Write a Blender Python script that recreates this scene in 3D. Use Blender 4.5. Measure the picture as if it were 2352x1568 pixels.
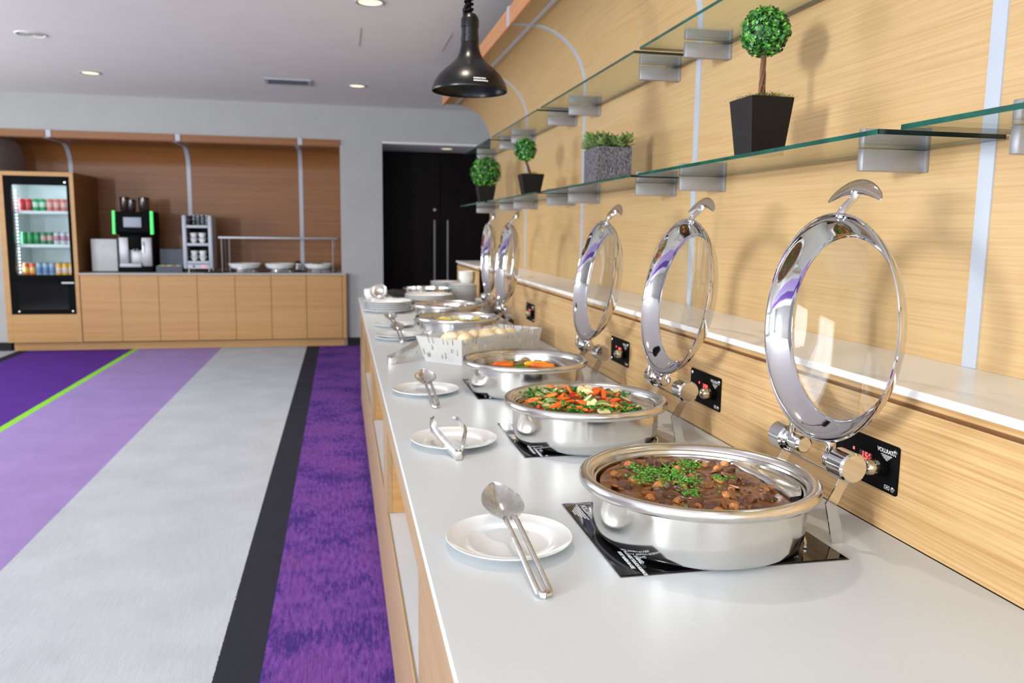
import bpy, bmesh, math, random
from mathutils import Vector, Matrix, noise as mnoise
random.seed(7)
PI = math.pi
for o in list(bpy.data.objects): bpy.data.objects.remove(o)
S = bpy.context.scene
COL = S.collection

# ------------------------------------------------------------------ camera
yaw, pit, roll, FPX = 0.2071455, 0.13612067, 0.01242872, 1869.8
cam = bpy.data.cameras.new('camera'); camo = bpy.data.objects.new('camera', cam); COL.objects.link(camo)
cam.sensor_width = 36; cam.lens = FPX * 36 / 2352
Bm = Matrix(((1, 0, 0), (0, 0, -1), (0, 1, 0)))
cy_, sy_ = math.cos(yaw), math.sin(yaw); cp_, sp_ = math.cos(pit), math.sin(pit); cr_, sr_ = math.cos(roll), math.sin(roll)
Ry = Matrix(((cy_, 0, -sy_), (0, 1, 0), (sy_, 0, cy_)))
Rx = Matrix(((1, 0, 0), (0, cp_, -sp_), (0, sp_, cp_)))
Rz = Matrix(((cr_, -sr_, 0), (sr_, cr_, 0), (0, 0, 1)))
Mwc = Rz @ Rx @ Ry @ Bm          # world -> camera (x right, y down, z forward)
Fl = Matrix(((1, 0, 0), (0, -1, 0), (0, 0, -1)))
camo.matrix_world = Matrix.Translation((0, 0, 1.5)) @ (Fl @ Mwc).transposed().to_4x4()
cam.dof.use_dof = True; cam.dof.focus_distance = 1.62; cam.dof.aperture_fstop = 5.0
cam.clip_start = 0.05
S.camera = camo

# ------------------------------------------------------------------ colour management, world, lights
S.view_settings.view_transform = 'Standard'; S.view_settings.look = 'None'
S.view_settings.gamma = 1; S.view_settings.use_curve_mapping = False
S.view_settings.exposure = 0.10
W = bpy.data.worlds.new('sky'); S.world = W; W.use_nodes = True
W.node_tree.nodes['Background'].inputs[0].default_value = (0.80, 0.88, 1.0, 1)
W.node_tree.nodes['Background'].inputs[1].default_value = 1.6

def area(name, loc, target, sx, sy, power, color):
    l = bpy.data.lights.new(name, 'AREA'); l.shape = 'RECTANGLE'; l.size = sx; l.size_y = sy
    l.energy = power; l.color = color
    o = bpy.data.objects.new(name, l); COL.objects.link(o); o.location = loc
    o.rotation_euler = (Vector(target) - Vector(loc)).to_track_quat('-Z', 'Y').to_euler()
    return o
DAY = (0.90, 0.955, 1.0); WARM = (1.0, 0.86, 0.70)
area('window_light', (-5.9, -2.4, 1.95), (0, -1.2, 2.0), 1.0, 1.2, 660, DAY)
area('window_light', (-5.9, 5.9, 1.75), (0, 5.9, 1.75), 2.2, 1.9, 165, DAY)
area('window_light', (-5.9, 8.6, 1.75), (0, 8.6, 1.75), 1.6, 1.9, 40, DAY)
area('window_light', (-3.0, -3.9, 1.75), (-2.6, 0, 2.0), 2.6, 1.9, 105, DAY)
area('window_light', (0.4, -3.9, 1.75), (0.4, 0, 2.0), 2.1, 1.9, 45, DAY)
def spot(loc, power, angle=1.9, blend=0.6, size=0.05, color=WARM):
    l = bpy.data.lights.new('downlight_lamp', 'SPOT'); l.energy = power; l.color = color
    l.spot_size = angle; l.spot_blend = blend; l.shadow_soft_size = size
    o = bpy.data.objects.new('downlight_lamp', l); COL.objects.link(o); o.location = loc
    return o
for x, y, p in ((0.2, 5.79, 95), (0.19, 9.11, 22), (-2.42, 9.09, 22), (0.2, 2.47, 55), (-2.42, 5.8, 22),
                (-2.42, 2.47, 22), (0.2, -0.9, 26), (-2.42, -0.9, 22), (-5.0, 9.09, 12)):
    spot((x, y, 2.985), p)
spot((1.398, 11.03, 2.55), 14, 1.7)

# ------------------------------------------------------------------ materials
MATS = {}
def srgb(r, g, b):
    f = lambda c: ((c / 255) / 12.92) if c <= 10 else (((c / 255) + 0.055) / 1.055) ** 2.4
    return (f(r), f(g), f(b), 1)
def mat(name, color, rough=0.5, metal=0.0, spec=0.5, **kw):
    m = bpy.data.materials.new(name); m.use_nodes = True
    b = m.node_tree.nodes['Principled BSDF']
    b.inputs['Base Color'].default_value = color; b.inputs['Roughness'].default_value = rough
    b.inputs['Metallic'].default_value = metal; b.inputs['Specular IOR Level'].default_value = spec
    for k, v in kw.items(): b.inputs[k.replace('_', ' ')].default_value = v
    return m
def N(m, t, **kw):
    n = m.node_tree.nodes.new(t)
    for k, v in kw.items(): setattr(n, k, v)
    return n
def L(m, a, b): m.node_tree.links.new(a, b)
def noise_mat(name, c1, c2, scale=20, rough=0.5, stretch=(1, 1, 1), detail=4, bump=0.0, metal=0, spec=0.5, lo=0.35, hi=0.65, rough2=None, coord='Object', **kw):
    m = mat(name, c1, rough, metal, spec, **kw); b = m.node_tree.nodes['Principled BSDF']
    tc = N(m, 'ShaderNodeTexCoord'); mp = N(m, 'ShaderNodeMapping'); mp.inputs['Scale'].default_value = stretch
    nz = N(m, 'ShaderNodeTexNoise'); nz.inputs['Scale'].default_value = scale; nz.inputs['Detail'].default_value = detail
    cr = N(m, 'ShaderNodeValToRGB'); cr.color_ramp.elements[0].position = lo; cr.color_ramp.elements[1].position = hi
    cr.color_ramp.elements[0].color = c1; cr.color_ramp.elements[1].color = c2
    L(m, tc.outputs[coord], mp.inputs[0]); L(m, mp.outputs[0], nz.inputs[0]); L(m, nz.outputs[0], cr.inputs[0]); L(m, cr.outputs[0], b.inputs['Base Color'])
    if bump:
        bp = N(m, 'ShaderNodeBump'); bp.inputs['Strength'].default_value = bump; bp.inputs['Distance'].default_value = 0.004
        L(m, nz.outputs[0], bp.inputs['Height']); L(m, bp.outputs[0], b.inputs['Normal'])
    if rough2 is not None:
        mr = N(m, 'ShaderNodeMapRange'); mr.inputs['From Min'].default_value = 0.3; mr.inputs['From Max'].default_value = 0.7
        mr.inputs['To Min'].default_value = rough; mr.inputs['To Max'].default_value = rough2
        L(m, nz.outputs[0], mr.inputs[0]); L(m, mr.outputs[0], b.inputs['Roughness'])
    return m
def oak(name, light, dark, axis, fine=1.0, knots=False):
    """veneer with grain running along axis (0 x, 1 y, 2 z)"""
    m = mat(name, light, 0.42, 0, 0.35); b = m.node_tree.nodes['Principled BSDF']
    tc = N(m, 'ShaderNodeTexCoord')
    def nz(scale, stretch, detail, dist=0.0):
        mp = N(m, 'ShaderNodeMapping'); v = [1.0] * 3; v[axis] = stretch; mp.inputs['Scale'].default_value = v
        n = N(m, 'ShaderNodeTexNoise'); n.inputs['Scale'].default_value = scale; n.inputs['Detail'].default_value = detail; n.inputs['Distortion'].default_value = dist
        L(m, tc.outputs['Object'], mp.inputs[0]); L(m, mp.outputs[0], n.inputs[0]); return n
    a = nz(170 * fine, 0.012, 3, 0.1); c = nz(7 * fine, 0.05, 3, 0.3)
    d = nz(420 * fine, 0.012, 2)
    ma = N(m, 'ShaderNodeMath', operation='MULTIPLY'); ma.inputs[1].default_value = 0.55; L(m, a.outputs[0], ma.inputs[0])
    mb = N(m, 'ShaderNodeMath', operation='MULTIPLY_ADD'); mb.inputs[1].default_value = 0.20; L(m, c.outputs[0], mb.inputs[0]); L(m, ma.outputs[0], mb.inputs[2])
    mc = N(m, 'ShaderNodeMath', operation='MULTIPLY_ADD'); mc.inputs[1].default_value = 0.30; L(m, d.outputs[0], mc.inputs[0]); L(m, mb.outputs[0], mc.inputs[2])
    cr = N(m, 'ShaderNodeValToRGB'); cr.color_ramp.elements[0].position = 0.40; cr.color_ramp.elements[1].position = 0.60
    cr.color_ramp.elements[0].color = dark; cr.color_ramp.elements[1].color = light
    L(m, mc.outputs[0], cr.inputs[0]); out = cr.outputs[0]
    if knots:
        vv = N(m, 'ShaderNodeTexVoronoi'); mp = N(m, 'ShaderNodeMapping'); mp.inputs['Scale'].default_value = (0.9, 1.1, 4.5); mp.inputs['Location'].default_value = (0, -0.22, 0.35)
        L(m, tc.outputs['Object'], mp.inputs[0]); L(m, mp.outputs[0], vv.inputs[0]); vv.inputs['Scale'].default_value = 1.0
        r2 = N(m, 'ShaderNodeValToRGB'); r2.color_ramp.elements[0].position = 0.0; r2.color_ramp.elements[0].color = (0.55,) * 3 + (1,)
        r2.color_ramp.elements[1].position = 0.12; r2.color_ramp.elements[1].color = (0, 0, 0, 1)
        L(m, vv.outputs['Distance'], r2.inputs[0])
        mx = N(m, 'ShaderNodeMix', data_type='RGBA'); mx.inputs[7].default_value = srgb(150, 95, 40)
        L(m, r2.outputs[0], mx.inputs[0]); L(m, out, mx.inputs[6]); out = mx.outputs[2]
    L(m, out, b.inputs['Base Color'])
    bp = N(m, 'ShaderNodeBump'); bp.inputs['Strength'].default_value = 0.08; bp.inputs['Distance'].default_value = 0.002
    L(m, a.outputs[0], bp.inputs['Height']); L(m, bp.outputs[0], b.inputs['Normal'])
    return m
OAKL, OAKD = srgb(190, 159, 112), srgb(180, 145, 97)
M_oak_y = oak('oak_veneer_wall', OAKL, OAKD, 1)
M_oak_splash = oak('oak_backsplash', srgb(192, 159, 112), srgb(170, 130, 82), 1, 1.0, True)
M_oak_z = oak('oak_veneer_upright', srgb(168, 140, 104), srgb(152, 121, 86), 1)
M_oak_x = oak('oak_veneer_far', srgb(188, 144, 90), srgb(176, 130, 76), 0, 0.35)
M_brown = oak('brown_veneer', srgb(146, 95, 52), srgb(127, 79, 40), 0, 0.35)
M_fascia = oak('fascia_veneer', srgb(190, 132, 88), srgb(178, 118, 74), 1, 0.5)
M_wall = noise_mat('painted_wall', srgb(172, 171, 169), srgb(169, 168, 166), 6, 0.85)
M_ceil = noise_mat('ceiling_paint', srgb(226, 224, 217), srgb(223, 221, 214), 3, 0.9)
M_white = noise_mat('white_worktop', srgb(200, 205, 208), srgb(197, 203, 206), 5, 0.35, spec=0.4)
M_alu = noise_mat('brushed_aluminium', srgb(158, 158, 161), srgb(152, 152, 155), 8, 0.40, metal=0.6)
M_trim = noise_mat('aluminium_trim', srgb(172, 178, 188), srgb(168, 174, 184), 8, 0.4, metal=0.05)
M_steel = noise_mat('polished_steel', (0.80, 0.79, 0.77, 1), (0.72, 0.71, 0.69, 1), 9, 0.09, (1, 1, 1.6), 6, metal=1, rough2=0.17, bump=0.02)
M_rim = noise_mat('brushed_rim_steel', (0.74, 0.72, 0.69, 1), (0.66, 0.64, 0.61, 1), 40, 0.14, metal=1, rough2=0.26)
M_chrome = mat('chrome', (0.66, 0.66, 0.67, 1), 0.06, 1.0)
M_chrome2 = noise_mat('worn_cutlery_steel', (0.72, 0.70, 0.67, 1), (0.80, 0.79, 0.77, 1), 60, 0.12, metal=1, rough2=0.3)
M_porc = noise_mat('white_porcelain', srgb(226, 227, 227), srgb(221, 222, 222), 4, 0.16, spec=0.6)
M_black = noise_mat('black_plastic', srgb(8, 8, 9), srgb(12, 12, 13), 30, 0.55, spec=.05)
M_blackgloss = mat('black_glass_ceramic', srgb(8, 8, 10), 0.05, 0, 0.55)
M_edge = mat('bevelled_edge_trim', srgb(90, 90, 95), 0.2, 0.9)
M_darkdoor = noise_mat('dark_door', srgb(10, 6, 5), srgb(14, 8, 6), 20, 0.5, (1, 1, 0.1), spec=.12)
M_lampblack = noise_mat('black_enamel', srgb(8, 8, 10), srgb(12, 12, 14), 200, 0.3, spec=0.35, bump=0.02)
M_print = mat('white_print', srgb(210, 212, 214), 0.5)
M_brass = mat('nickel_knob', (0.62, 0.56, 0.45, 1), 0.18, 1.0)
M_screw = mat('zinc_screw', (0.65, 0.65, 0.64, 1), 0.25, 1.0)
M_gap = mat('dark_gap', srgb(14, 12, 12), 0.8)
M_groove = mat('shadow_groove', srgb(120, 78, 40), 0.7)
def emis(name, col, st):
    m = bpy.data.materials.new(name); m.use_nodes = True; b = m.node_tree.nodes['Principled BSDF']
    b.inputs['Base Color'].default_value = col; b.inputs['Emission Color'].default_value = col; b.inputs['Emission Strength'].default_value = st
    return m
M_red = emis('red_display', (1.0, 0.06, 0.06, 1), 2.6)
M_lilac = emis('lilac_display', (0.6, 0.35, 0.7, 1), 0.5)
M_dl = emis('warm_diffuser', (1.0, 0.84, 0.50, 1), 1.15)
M_led = emis('white_led', (0.93, 1.0, 0.98, 1), 5.0)
M_fridgeglow = emis('fridge_lamp', (0.85, 0.97, 1.0, 1), 2.0)
M_green_light = emis('green_light_panel', (0.07, 0.80, 0.16, 1), 0.75)
def glass(name, tint, rough=0.0, ior=1.45, density=None):
    m = bpy.data.materials.new(name); m.use_nodes = True; nt = m.node_tree
    b = nt.nodes['Principled BSDF']; b.inputs['Base Color'].default_value = tint; b.inputs['Roughness'].default_value = rough
    b.inputs['IOR'].default_value = ior; b.inputs['Transmission Weight'].default_value = 1.0
    if density:
        v = nt.nodes.new('ShaderNodeVolumeAbsorption'); v.inputs[0].default_value = density[0]; v.inputs[1].default_value = density[1]
        nt.links.new(v.outputs[0], nt.nodes['Material Output'].inputs['Volume'])
    return m
def thin_glass(name, tint):
    m = bpy.data.materials.new(name); m.use_nodes = True; nt = m.node_tree
    nt.nodes.remove(nt.nodes['Principled BSDF'])
    tr = nt.nodes.new('ShaderNodeBsdfTransparent'); tr.inputs[0].default_value = tint
    gl = nt.nodes.new('ShaderNodeBsdfGlossy'); gl.inputs['Roughness'].default_value = 0.02
    fr = nt.nodes.new('ShaderNodeFresnel')     # the pane is modelled solid but lets rays through straight, so both faces use the outer index
    ge = nt.nodes.new('ShaderNodeNewGeometry'); mr = nt.nodes.new('ShaderNodeMapRange'); mr.inputs['To Min'].default_value = 1.45; mr.inputs['To Max'].default_value = 1 / 1.45
    nt.links.new(ge.outputs['Backfacing'], mr.inputs[0]); nt.links.new(mr.outputs[0], fr.inputs[0])
    mx = nt.nodes.new('ShaderNodeMixShader')
    nt.links.new(fr.outputs[0], mx.inputs[0]); nt.links.new(tr.outputs[0], mx.inputs[1]); nt.links.new(gl.outputs[0], mx.inputs[2])
    nt.links.new(mx.outputs[0], nt.nodes['Material Output'].inputs[0])
    return m
M_shelfglass = thin_glass('clear_shelf_glass', (0.91, 0.965, 0.93, 1))
M_glassedge = noise_mat('green_glass_edge', srgb(3, 58, 50), srgb(10, 84, 68), 12, 0.1, (1, 1.0, 1), spec=0.4)
M_glassend = mat('dark_glass_end', srgb(6, 26, 26), .1, 0, .6)
M_lidglass = thin_glass('lid_glass', (0.965, 0.97, 0.965, 1))
M_clear = thin_glass('clear_glass', (0.94, 0.97, 0.97, 1))

def carpet():
    m = mat('striped_carpet', (0.5, 0.5, 0.5, 1), 0.95, 0, 0.1); b = m.node_tree.nodes['Principled BSDF']
    tc = N(m, 'ShaderNodeTexCoord'); sx = N(m, 'ShaderNodeSeparateXYZ'); L(m, tc.outputs['Object'], sx.inputs[0])
    # slightly ragged stripe borders
    wn = N(m, 'ShaderNodeTexNoise'); wn.inputs['Scale'].default_value = 90; L(m, tc.outputs['Object'], wn.inputs[0])
    wj = N(m, 'ShaderNodeMath', operation='MULTIPLY_ADD'); wj.inputs[1].default_value = 0.012; L(m, wn.outputs[0], wj.inputs[0]); L(m, sx.outputs[0], wj.inputs[2])
    mr = N(m, 'ShaderNodeMapRange'); mr.inputs['From Min'].default_value = -6; mr.inputs['From Max'].default_value = 2
    L(m, wj.outputs[0], mr.inputs[0])
    cr = N(m, 'ShaderNodeValToRGB'); cr.color_ramp.interpolation = 'CONSTANT'
    stops = [(-6.0, (176, 176, 182)), (-3.80, (44, 42, 50)), (-3.66, (88, 48, 140)), (-2.522, (142, 214, 56)), (-2.440, (156, 134, 190)),
             (-1.494, (186, 191, 199)), (-0.459, (48, 49, 58)), (-0.284, (134, 82, 170))]
    e = cr.color_ramp.elements
    while len(e) < len(stops): e.new(0.5)
    for i, (x, c) in enumerate(stops):
        e[i].position = (x + 6) / 8; e[i].color = srgb(*c)
    L(m, mr.outputs[0], cr.inputs[0])
    # pile streaks running along the stripes and cloudy blotches
    mp = N(m, 'ShaderNodeMapping'); mp.inputs['Scale'].default_value = (1, 0.035, 1); L(m, tc.outputs['Object'], mp.inputs[0])
    st = N(m, 'ShaderNodeTexNoise'); st.inputs['Scale'].default_value = 210; st.inputs['Detail'].default_value = 3; L(m, mp.outputs[0], st.inputs[0])
    bl = N(m, 'ShaderNodeTexNoise'); bl.inputs['Scale'].default_value = 3.2; bl.inputs['Detail'].default_value = 6; L(m, tc.outputs['Object'], bl.inputs[0])
    fn = N(m, 'ShaderNodeTexNoise'); fn.inputs['Scale'].default_value = 380; L(m, tc.outputs['Object'], fn.inputs[0])
    # the streaks are strong on the purple stripe, faint on the others
    gt = N(m, 'ShaderNodeMath', operation='GREATER_THAN'); gt.inputs[1].default_value = -0.284; L(m, wj.outputs[0], gt.inputs[0])
    am = N(m, 'ShaderNodeMapRange'); am.inputs['To Min'].default_value = 0.22; am.inputs['To Max'].default_value = 1.0; L(m, gt.outputs[0], am.inputs[0])
    s1 = N(m, 'ShaderNodeMath', operation='ADD'); L(m, st.outputs[0], s1.inputs[0]); L(m, bl.outputs[0], s1.inputs[1])
    s2 = N(m, 'ShaderNodeMath', operation='MULTIPLY_ADD'); s2.inputs[1].default_value = 0.5; L(m, fn.outputs[0], s2.inputs[0]); L(m, s1.outputs[0], s2.inputs[2])
    s3 = N(m, 'ShaderNodeMath', operation='SUBTRACT'); s3.inputs[1].default_value = 1.25; L(m, s2.outputs[0], s3.inputs[0])
    s4 = N(m, 'ShaderNodeMath', operation='MULTIPLY'); L(m, s3.outputs[0], s4.inputs[0]); L(m, am.outputs[0], s4.inputs[1])
    s5 = N(m, 'ShaderNodeMath', operation='MULTIPLY_ADD'); s5.inputs[1].default_value = 1.5; s5.inputs[2].default_value = 1.0; L(m, s4.outputs[0], s5.inputs[0])
    cl = N(m, 'ShaderNodeMath', operation='MAXIMUM'); cl.inputs[1].default_value = 0.3; L(m, s5.outputs[0], cl.inputs[0])
    mx = N(m, 'ShaderNodeVectorMath', operation='SCALE'); L(m, cr.outputs[0], mx.inputs[0]); L(m, cl.outputs[0], mx.inputs['Scale'])
    # worn patches of the purple stripe show navy yarn
    bl2 = N(m, 'ShaderNodeTexNoise'); bl2.inputs['Scale'].default_value = 55; bl2.inputs['Detail'].default_value = 8; bl2.inputs['Roughness'].default_value = .72
    mp2 = N(m, 'ShaderNodeMapping'); mp2.inputs['Scale'].default_value = (1, 0.22, 1); L(m, tc.outputs['Object'], mp2.inputs[0]); L(m, mp2.outputs[0], bl2.inputs[0])
    q1 = N(m, 'ShaderNodeMath', operation='MULTIPLY_ADD'); q1.inputs[1].default_value = 0.5; L(m, st.outputs[0], q1.inputs[0]); L(m, bl2.outputs[0], q1.inputs[2])
    q0 = N(m, 'ShaderNodeMath', operation='MULTIPLY_ADD'); q0.inputs[1].default_value = 0.9; L(m, bl.outputs[0], q0.inputs[0]); L(m, q1.outputs[0], q0.inputs[2])
    q2 = N(m, 'ShaderNodeMapRange'); q2.inputs['From Min'].default_value = 1.03; q2.inputs['From Max'].default_value = 1.34; q2.inputs['To Max'].default_value = .9; L(m, q0.outputs[0], q2.inputs[0])
    q3 = N(m, 'ShaderNodeMath', operation='MULTIPLY'); L(m, q2.outputs[0], q3.inputs[0]); L(m, gt.outputs[0], q3.inputs[1])
    nv = N(m, 'ShaderNodeMix', data_type='RGBA'); nv.inputs[7].default_value = srgb(52, 38, 112); L(m, q3.outputs[0], nv.inputs[0]); L(m, mx.outputs[0], nv.inputs[6])
    L(m, nv.outputs[2], b.inputs['Base Color'])
    bp = N(m, 'ShaderNodeBump'); bp.inputs['Strength'].default_value = 0.5; bp.inputs['Distance'].default_value = 0.004; L(m, fn.outputs[0], bp.inputs['Height']); L(m, bp.outputs[0], b.inputs['Normal'])
    return m
M_carpet = carpet()

# ------------------------------------------------------------------ mesh helpers
class MB:
    def __init__(s): s.bm = bmesh.new()
    def box(s, a, b, bev=0.0):
        a, b = Vector(a), Vector(b); c = (a + b) / 2; d = b - a
        r = bmesh.ops.create_cube(s.bm, size=1.0)['verts']
        for v in r: v.co = Vector((v.co.x * d.x, v.co.y * d.y, v.co.z * d.z)) + c
        if bev:
            es = list({e for v in r for e in v.link_edges})
            bmesh.ops.bevel(s.bm, geom=es, offset=bev, segments=2, affect='EDGES', profile=0.5)
        return s
    def lathe(s, prof, seg=48, closed=False, a0=0, a1=2 * PI, xf=None):
        """prof list of (r,z); around z"""
        full = abs(a1 - a0 - 2 * PI) < 1e-6; n = seg if full else seg + 1
        rings = []
        for r, z in prof:
            if r < 1e-6: rings.append([s.bm.verts.new((0, 0, z))] * n)
            else:
                rings.append([s.bm.verts.new((r * math.cos(a0 + (a1 - a0) * i / seg), r * math.sin(a0 + (a1 - a0) * i / seg), z)) for i in range(n)])
        idx = range(len(prof)) if closed else range(len(prof) - 1)
        new = {v for R in rings for v in R}
        for k in idx:
            A, B = rings[k], rings[(k + 1) % len(prof)]
            for i in range(seg):
                j = (i + 1) % n
                vs = []
                for v in (A[i], A[j], B[j], B[i]):
                    if v not in vs: vs.append(v)
                if len(vs) >= 3:
                    try: s.bm.faces.new(vs)
                    except ValueError: pass
        if xf:
            for v in new: v.co = xf @ v.co
        return s
    def tube(s, pts, r, seg=8, caps=True, sq=1.0, up=None):
        pts = [Vector(p) for p in pts]; rs = r if isinstance(r, (list, tuple)) else [r] * len(pts)
        prev = None; rings = []
        for i, p in enumerate(pts):
            t = (pts[min(i + 1, len(pts) - 1)] - pts[max(i - 1, 0)]).normalized()
            if up is not None: n = (Vector(up) - Vector(up).dot(t) * t).normalized()
            elif prev is None:
                n = t.orthogonal().normalized()
            else: n = (prev - prev.dot(t) * t).normalized()
            prev = n; b = t.cross(n)
            rings.append([s.bm.verts.new(p + n * math.cos(2 * PI * k / seg) * rs[i] + b * math.sin(2 * PI * k / seg) * rs[i] * sq) for k in range(seg)])
        for A, B in zip(rings, rings[1:]):
            for k in range(seg):
                s.bm.faces.new((A[k], A[(k + 1) % seg], B[(k + 1) % seg], B[k]))
        if caps: s.bm.faces.new(rings[0][::-1]); s.bm.faces.new(rings[-1])
        return s
    def prism(s, poly, d, axis=None):
        """poly: list of 3D points, extruded by vector d"""
        d = Vector(d); A = [s.bm.verts.new(p) for p in poly]; B = [s.bm.verts.new(Vector(p) + d) for p in poly]; n = len(poly)
        s.bm.faces.new(A[::-1]); s.bm.faces.new(B)
        for i in range(n): s.bm.faces.new((A[i], A[(i + 1) % n], B[(i + 1) % n], B[i]))
        return s
    def grid(s, f, nu, nv, th=0.0):
        V = [[s.bm.verts.new(f(i / nu, j / nv)) for j in range(nv + 1)] for i in range(nu + 1)]
        for i in range(nu):
            for j in range(nv): s.bm.faces.new((V[i][j], V[i + 1][j], V[i + 1][j + 1], V[i][j + 1]))
        if th:
            r = bmesh.ops.solidify(s.bm, geom=s.bm.faces[:], thickness=th)
        return s
    def sphere(s, c, r, sc=(1, 1, 1), u=12, v=8):
        x = bmesh.ops.create_uvsphere(s.bm, u_segments=u, v_segments=v, radius=r)['verts']
        for q in x: q.co = Vector((q.co.x * sc[0], q.co.y * sc[1], q.co.z * sc[2])) + Vector(c)
        return s
    def blob(s, r, sc=(1, 1, 1), amp=0.25, freq=1.5, sub=2, seed=0):
        x = bmesh.ops.create_icosphere(s.bm, subdivisions=sub, radius=1.0)['verts']
        for q in x:
            k = 1 + amp * mnoise.noise(q.co * freq + Vector((seed * 3.1, seed * 1.7, seed)))
            q.co = Vector((q.co.x * sc[0], q.co.y * sc[1], q.co.z * sc[2])) * r * k
        return s
    def mesh(s, name, m, smooth=True, angle=35):
        bmesh.ops.recalc_face_normals(s.bm, faces=s.bm.faces[:])
        me = bpy.data.meshes.new(name); s.bm.to_mesh(me); s.bm.free()
        for mm in (m if isinstance(m, (list, tuple)) else [m]): me.materials.append(mm)
        if smooth:
            for p in me.polygons: p.use_smooth = True
            me.set_sharp_from_angle(angle=math.radians(angle))
        return me
    def obj(s, name, m, parent=None, smooth=True, angle=35, loc=None):
        return link(name, s.mesh(name, m, smooth, angle), parent, loc)
def link(name, me, parent=None, loc=None):
    o = bpy.data.objects.new(name, me); COL.objects.link(o)
    if parent is not None: o.parent = parent
    if loc is not None: o.location = loc
    return o
def tag(o, label=None, cat=None, group=None, kind=None):
    if label: o['label'] = label
    if cat: o['category'] = cat
    if group: o['group'] = group
    if kind: o['kind'] = kind
    return o
def thing(name, label, cat, loc=(0, 0, 0), rot=(0, 0, 0), group=None):
    o = bpy.data.objects.new(name, None); COL.objects.link(o); o.location = loc; o.rotation_euler = rot
    o.empty_display_size = 0.05
    return tag(o, label, cat, group)
def struct(name, mb, m, parent=None, smooth=False, label=None):
    o = mb.obj(name, m, parent, smooth)
    if parent is None: o['kind'] = 'structure'
    if label: o['label'] = label
    return o
def dup(root, loc=None, rot=None, label=None, group=None):
    def cp(o, par):
        c = o.copy(); COL.objects.link(c); c.parent = par
        for ch in kids.get(o, []): cp(ch, c)
        return c
    kids = {}
    for o in bpy.data.objects:
        if o.parent: kids.setdefault(o.parent, []).append(o)
    r = cp(root, None)
    if loc is not None: r.location = loc
    if rot is not None: r.rotation_euler = rot
    if label: r['label'] = label
    if group: r['group'] = group
    return r
def text(body, size, mtl, parent, mat4, name='lettering', extrude=0.0002, bold=0.0, align='CENTER'):
    c = bpy.data.curves.new(name, 'FONT'); c.body = body; c.size = size; c.extrude = extrude; c.align_x = align; c.align_y = 'CENTER'; c.offset = bold
    t = bpy.data.objects.new('tmp', c); COL.objects.link(t)
    dg = bpy.context.evaluated_depsgraph_get(); dg.update()
    me = bpy.data.meshes.new_from_object(t.evaluated_get(dg)); bpy.data.objects.remove(t)
    me.transform(mat4); me.materials.clear(); me.materials.append(mtl)
    return link(name, me, parent)

# ================================================================== ROOM
YF = 10.62; CZ = 3.0; XU = 1.375; ZT = 1.207; YE = 7.63
X0, X1, YB = -6.0, 2.3, -4.0
struct('floor', MB().box((X0, YB, -0.05), (X1, 11.7, 0)), M_carpet)
struct('ceiling', MB().box((X0, YB, CZ), (X1, YF + 0.2, CZ + 0.05)), M_ceil)
# left wall with three window openings, back wall with two (daylight side of the room, out of frame)
def wall_with_holes(name, fixed, a0, a1, holes, axis):
    mb = MB(); z0, z1 = 0.8, 2.7; th = 0.12
    def bx(u0, u1, v0, v1):
        if axis == 'x': mb.box((fixed - th, u0, v0), (fixed, u1, v1))
        else: mb.box((u0, fixed - th, v0), (u1, fixed, v1))
    bx(a0, a1, 0, z0); bx(a0, a1, z1, CZ)
    cur = a0
    for h0, h1 in holes: bx(cur, h0, z0, z1); cur = h1
    bx(cur, a1, z0, z1)
    w = struct(name, mb, M_wall)
    for i, (h0, h1) in enumerate(holes):
        f = MB()
        for u0, u1, v0, v1 in ((h0, h1, z0, z0 + .05), (h0, h1, z1 - .05, z1), (h0, h0 + .05, z0 + .05, z1 - .05), (h1 - .05, h1, z0 + .05, z1 - .05), ((h0 + h1) / 2 - .03, (h0 + h1) / 2 + .03, z0 + .05, z1 - .05)):
            if axis == 'x': f.box((fixed - .09, u0, v0), (fixed - .04, u1, v1))
            else: f.box((u0, fixed - .09, v0), (u1, fixed - .04, v1))
        f.obj('window_frame', M_alu, w, smooth=False)
    return w
wall_with_holes('wall_left', X0, YB, 11.7, [(-3.3, -1.5), (4.7, 7.1), (7.7, 9.5)], 'x')
wall_with_holes('wall_back', YB, X0, X1, [(-4.4, -1.6), (-0.8, 1.5)], 'y')
struct('wall_near_right', MB().box((1.65, YB, 0), (1.75, YE, CZ)), M_wall)
struct('wall_far_right', MB().box((X1, YE - 0.1, 0), (X1 + 0.1, 11.7, CZ)), M_wall)
struct('wall_return', MB().box((1.40, YE, 0), (X1, YE + 0.08, CZ)), M_wall)
# far wall: soffit, pillar, left part, niche sides, lobby
NL, NR, NY = -3.885, 0.003, 11.5
struct('wall_soffit', MB().box((X0, YF, 2.585), (X1, YF + 1.0, CZ)), M_wall)
struct('wall_far_left', MB().box((X0, YF, 0), (NL, YF + .9, 2.5849)), M_wall)
struct('wall_pillar', MB().box((NR + .06, YF, 0), (0.527, YF + 1.0, 2.5849)).box((NR, YF, .0), (NR + .06, YF + 1.0, 2.5849)), M_wall)
struct('wall_far', MB().box((NL, NY, 0), (NR, NY + .06, 2.5849)), M_wall)
struct('ceiling_lobby', MB().box((0.527, YF + .001, 2.56), (X1, 11.75, 2.5849)), M_ceil)
struct('wall_lobby', MB().box((0.527, 11.62, 0), (X1, 11.7, 2.585)), M_darkdoor)
struct('baseboard_far', MB().box((0.06, YF - .015, 0), (0.527, YF, 0.10)).box((X0, YF - .015, 0), (-3.86, YF, 0.10)), M_gap)
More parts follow.
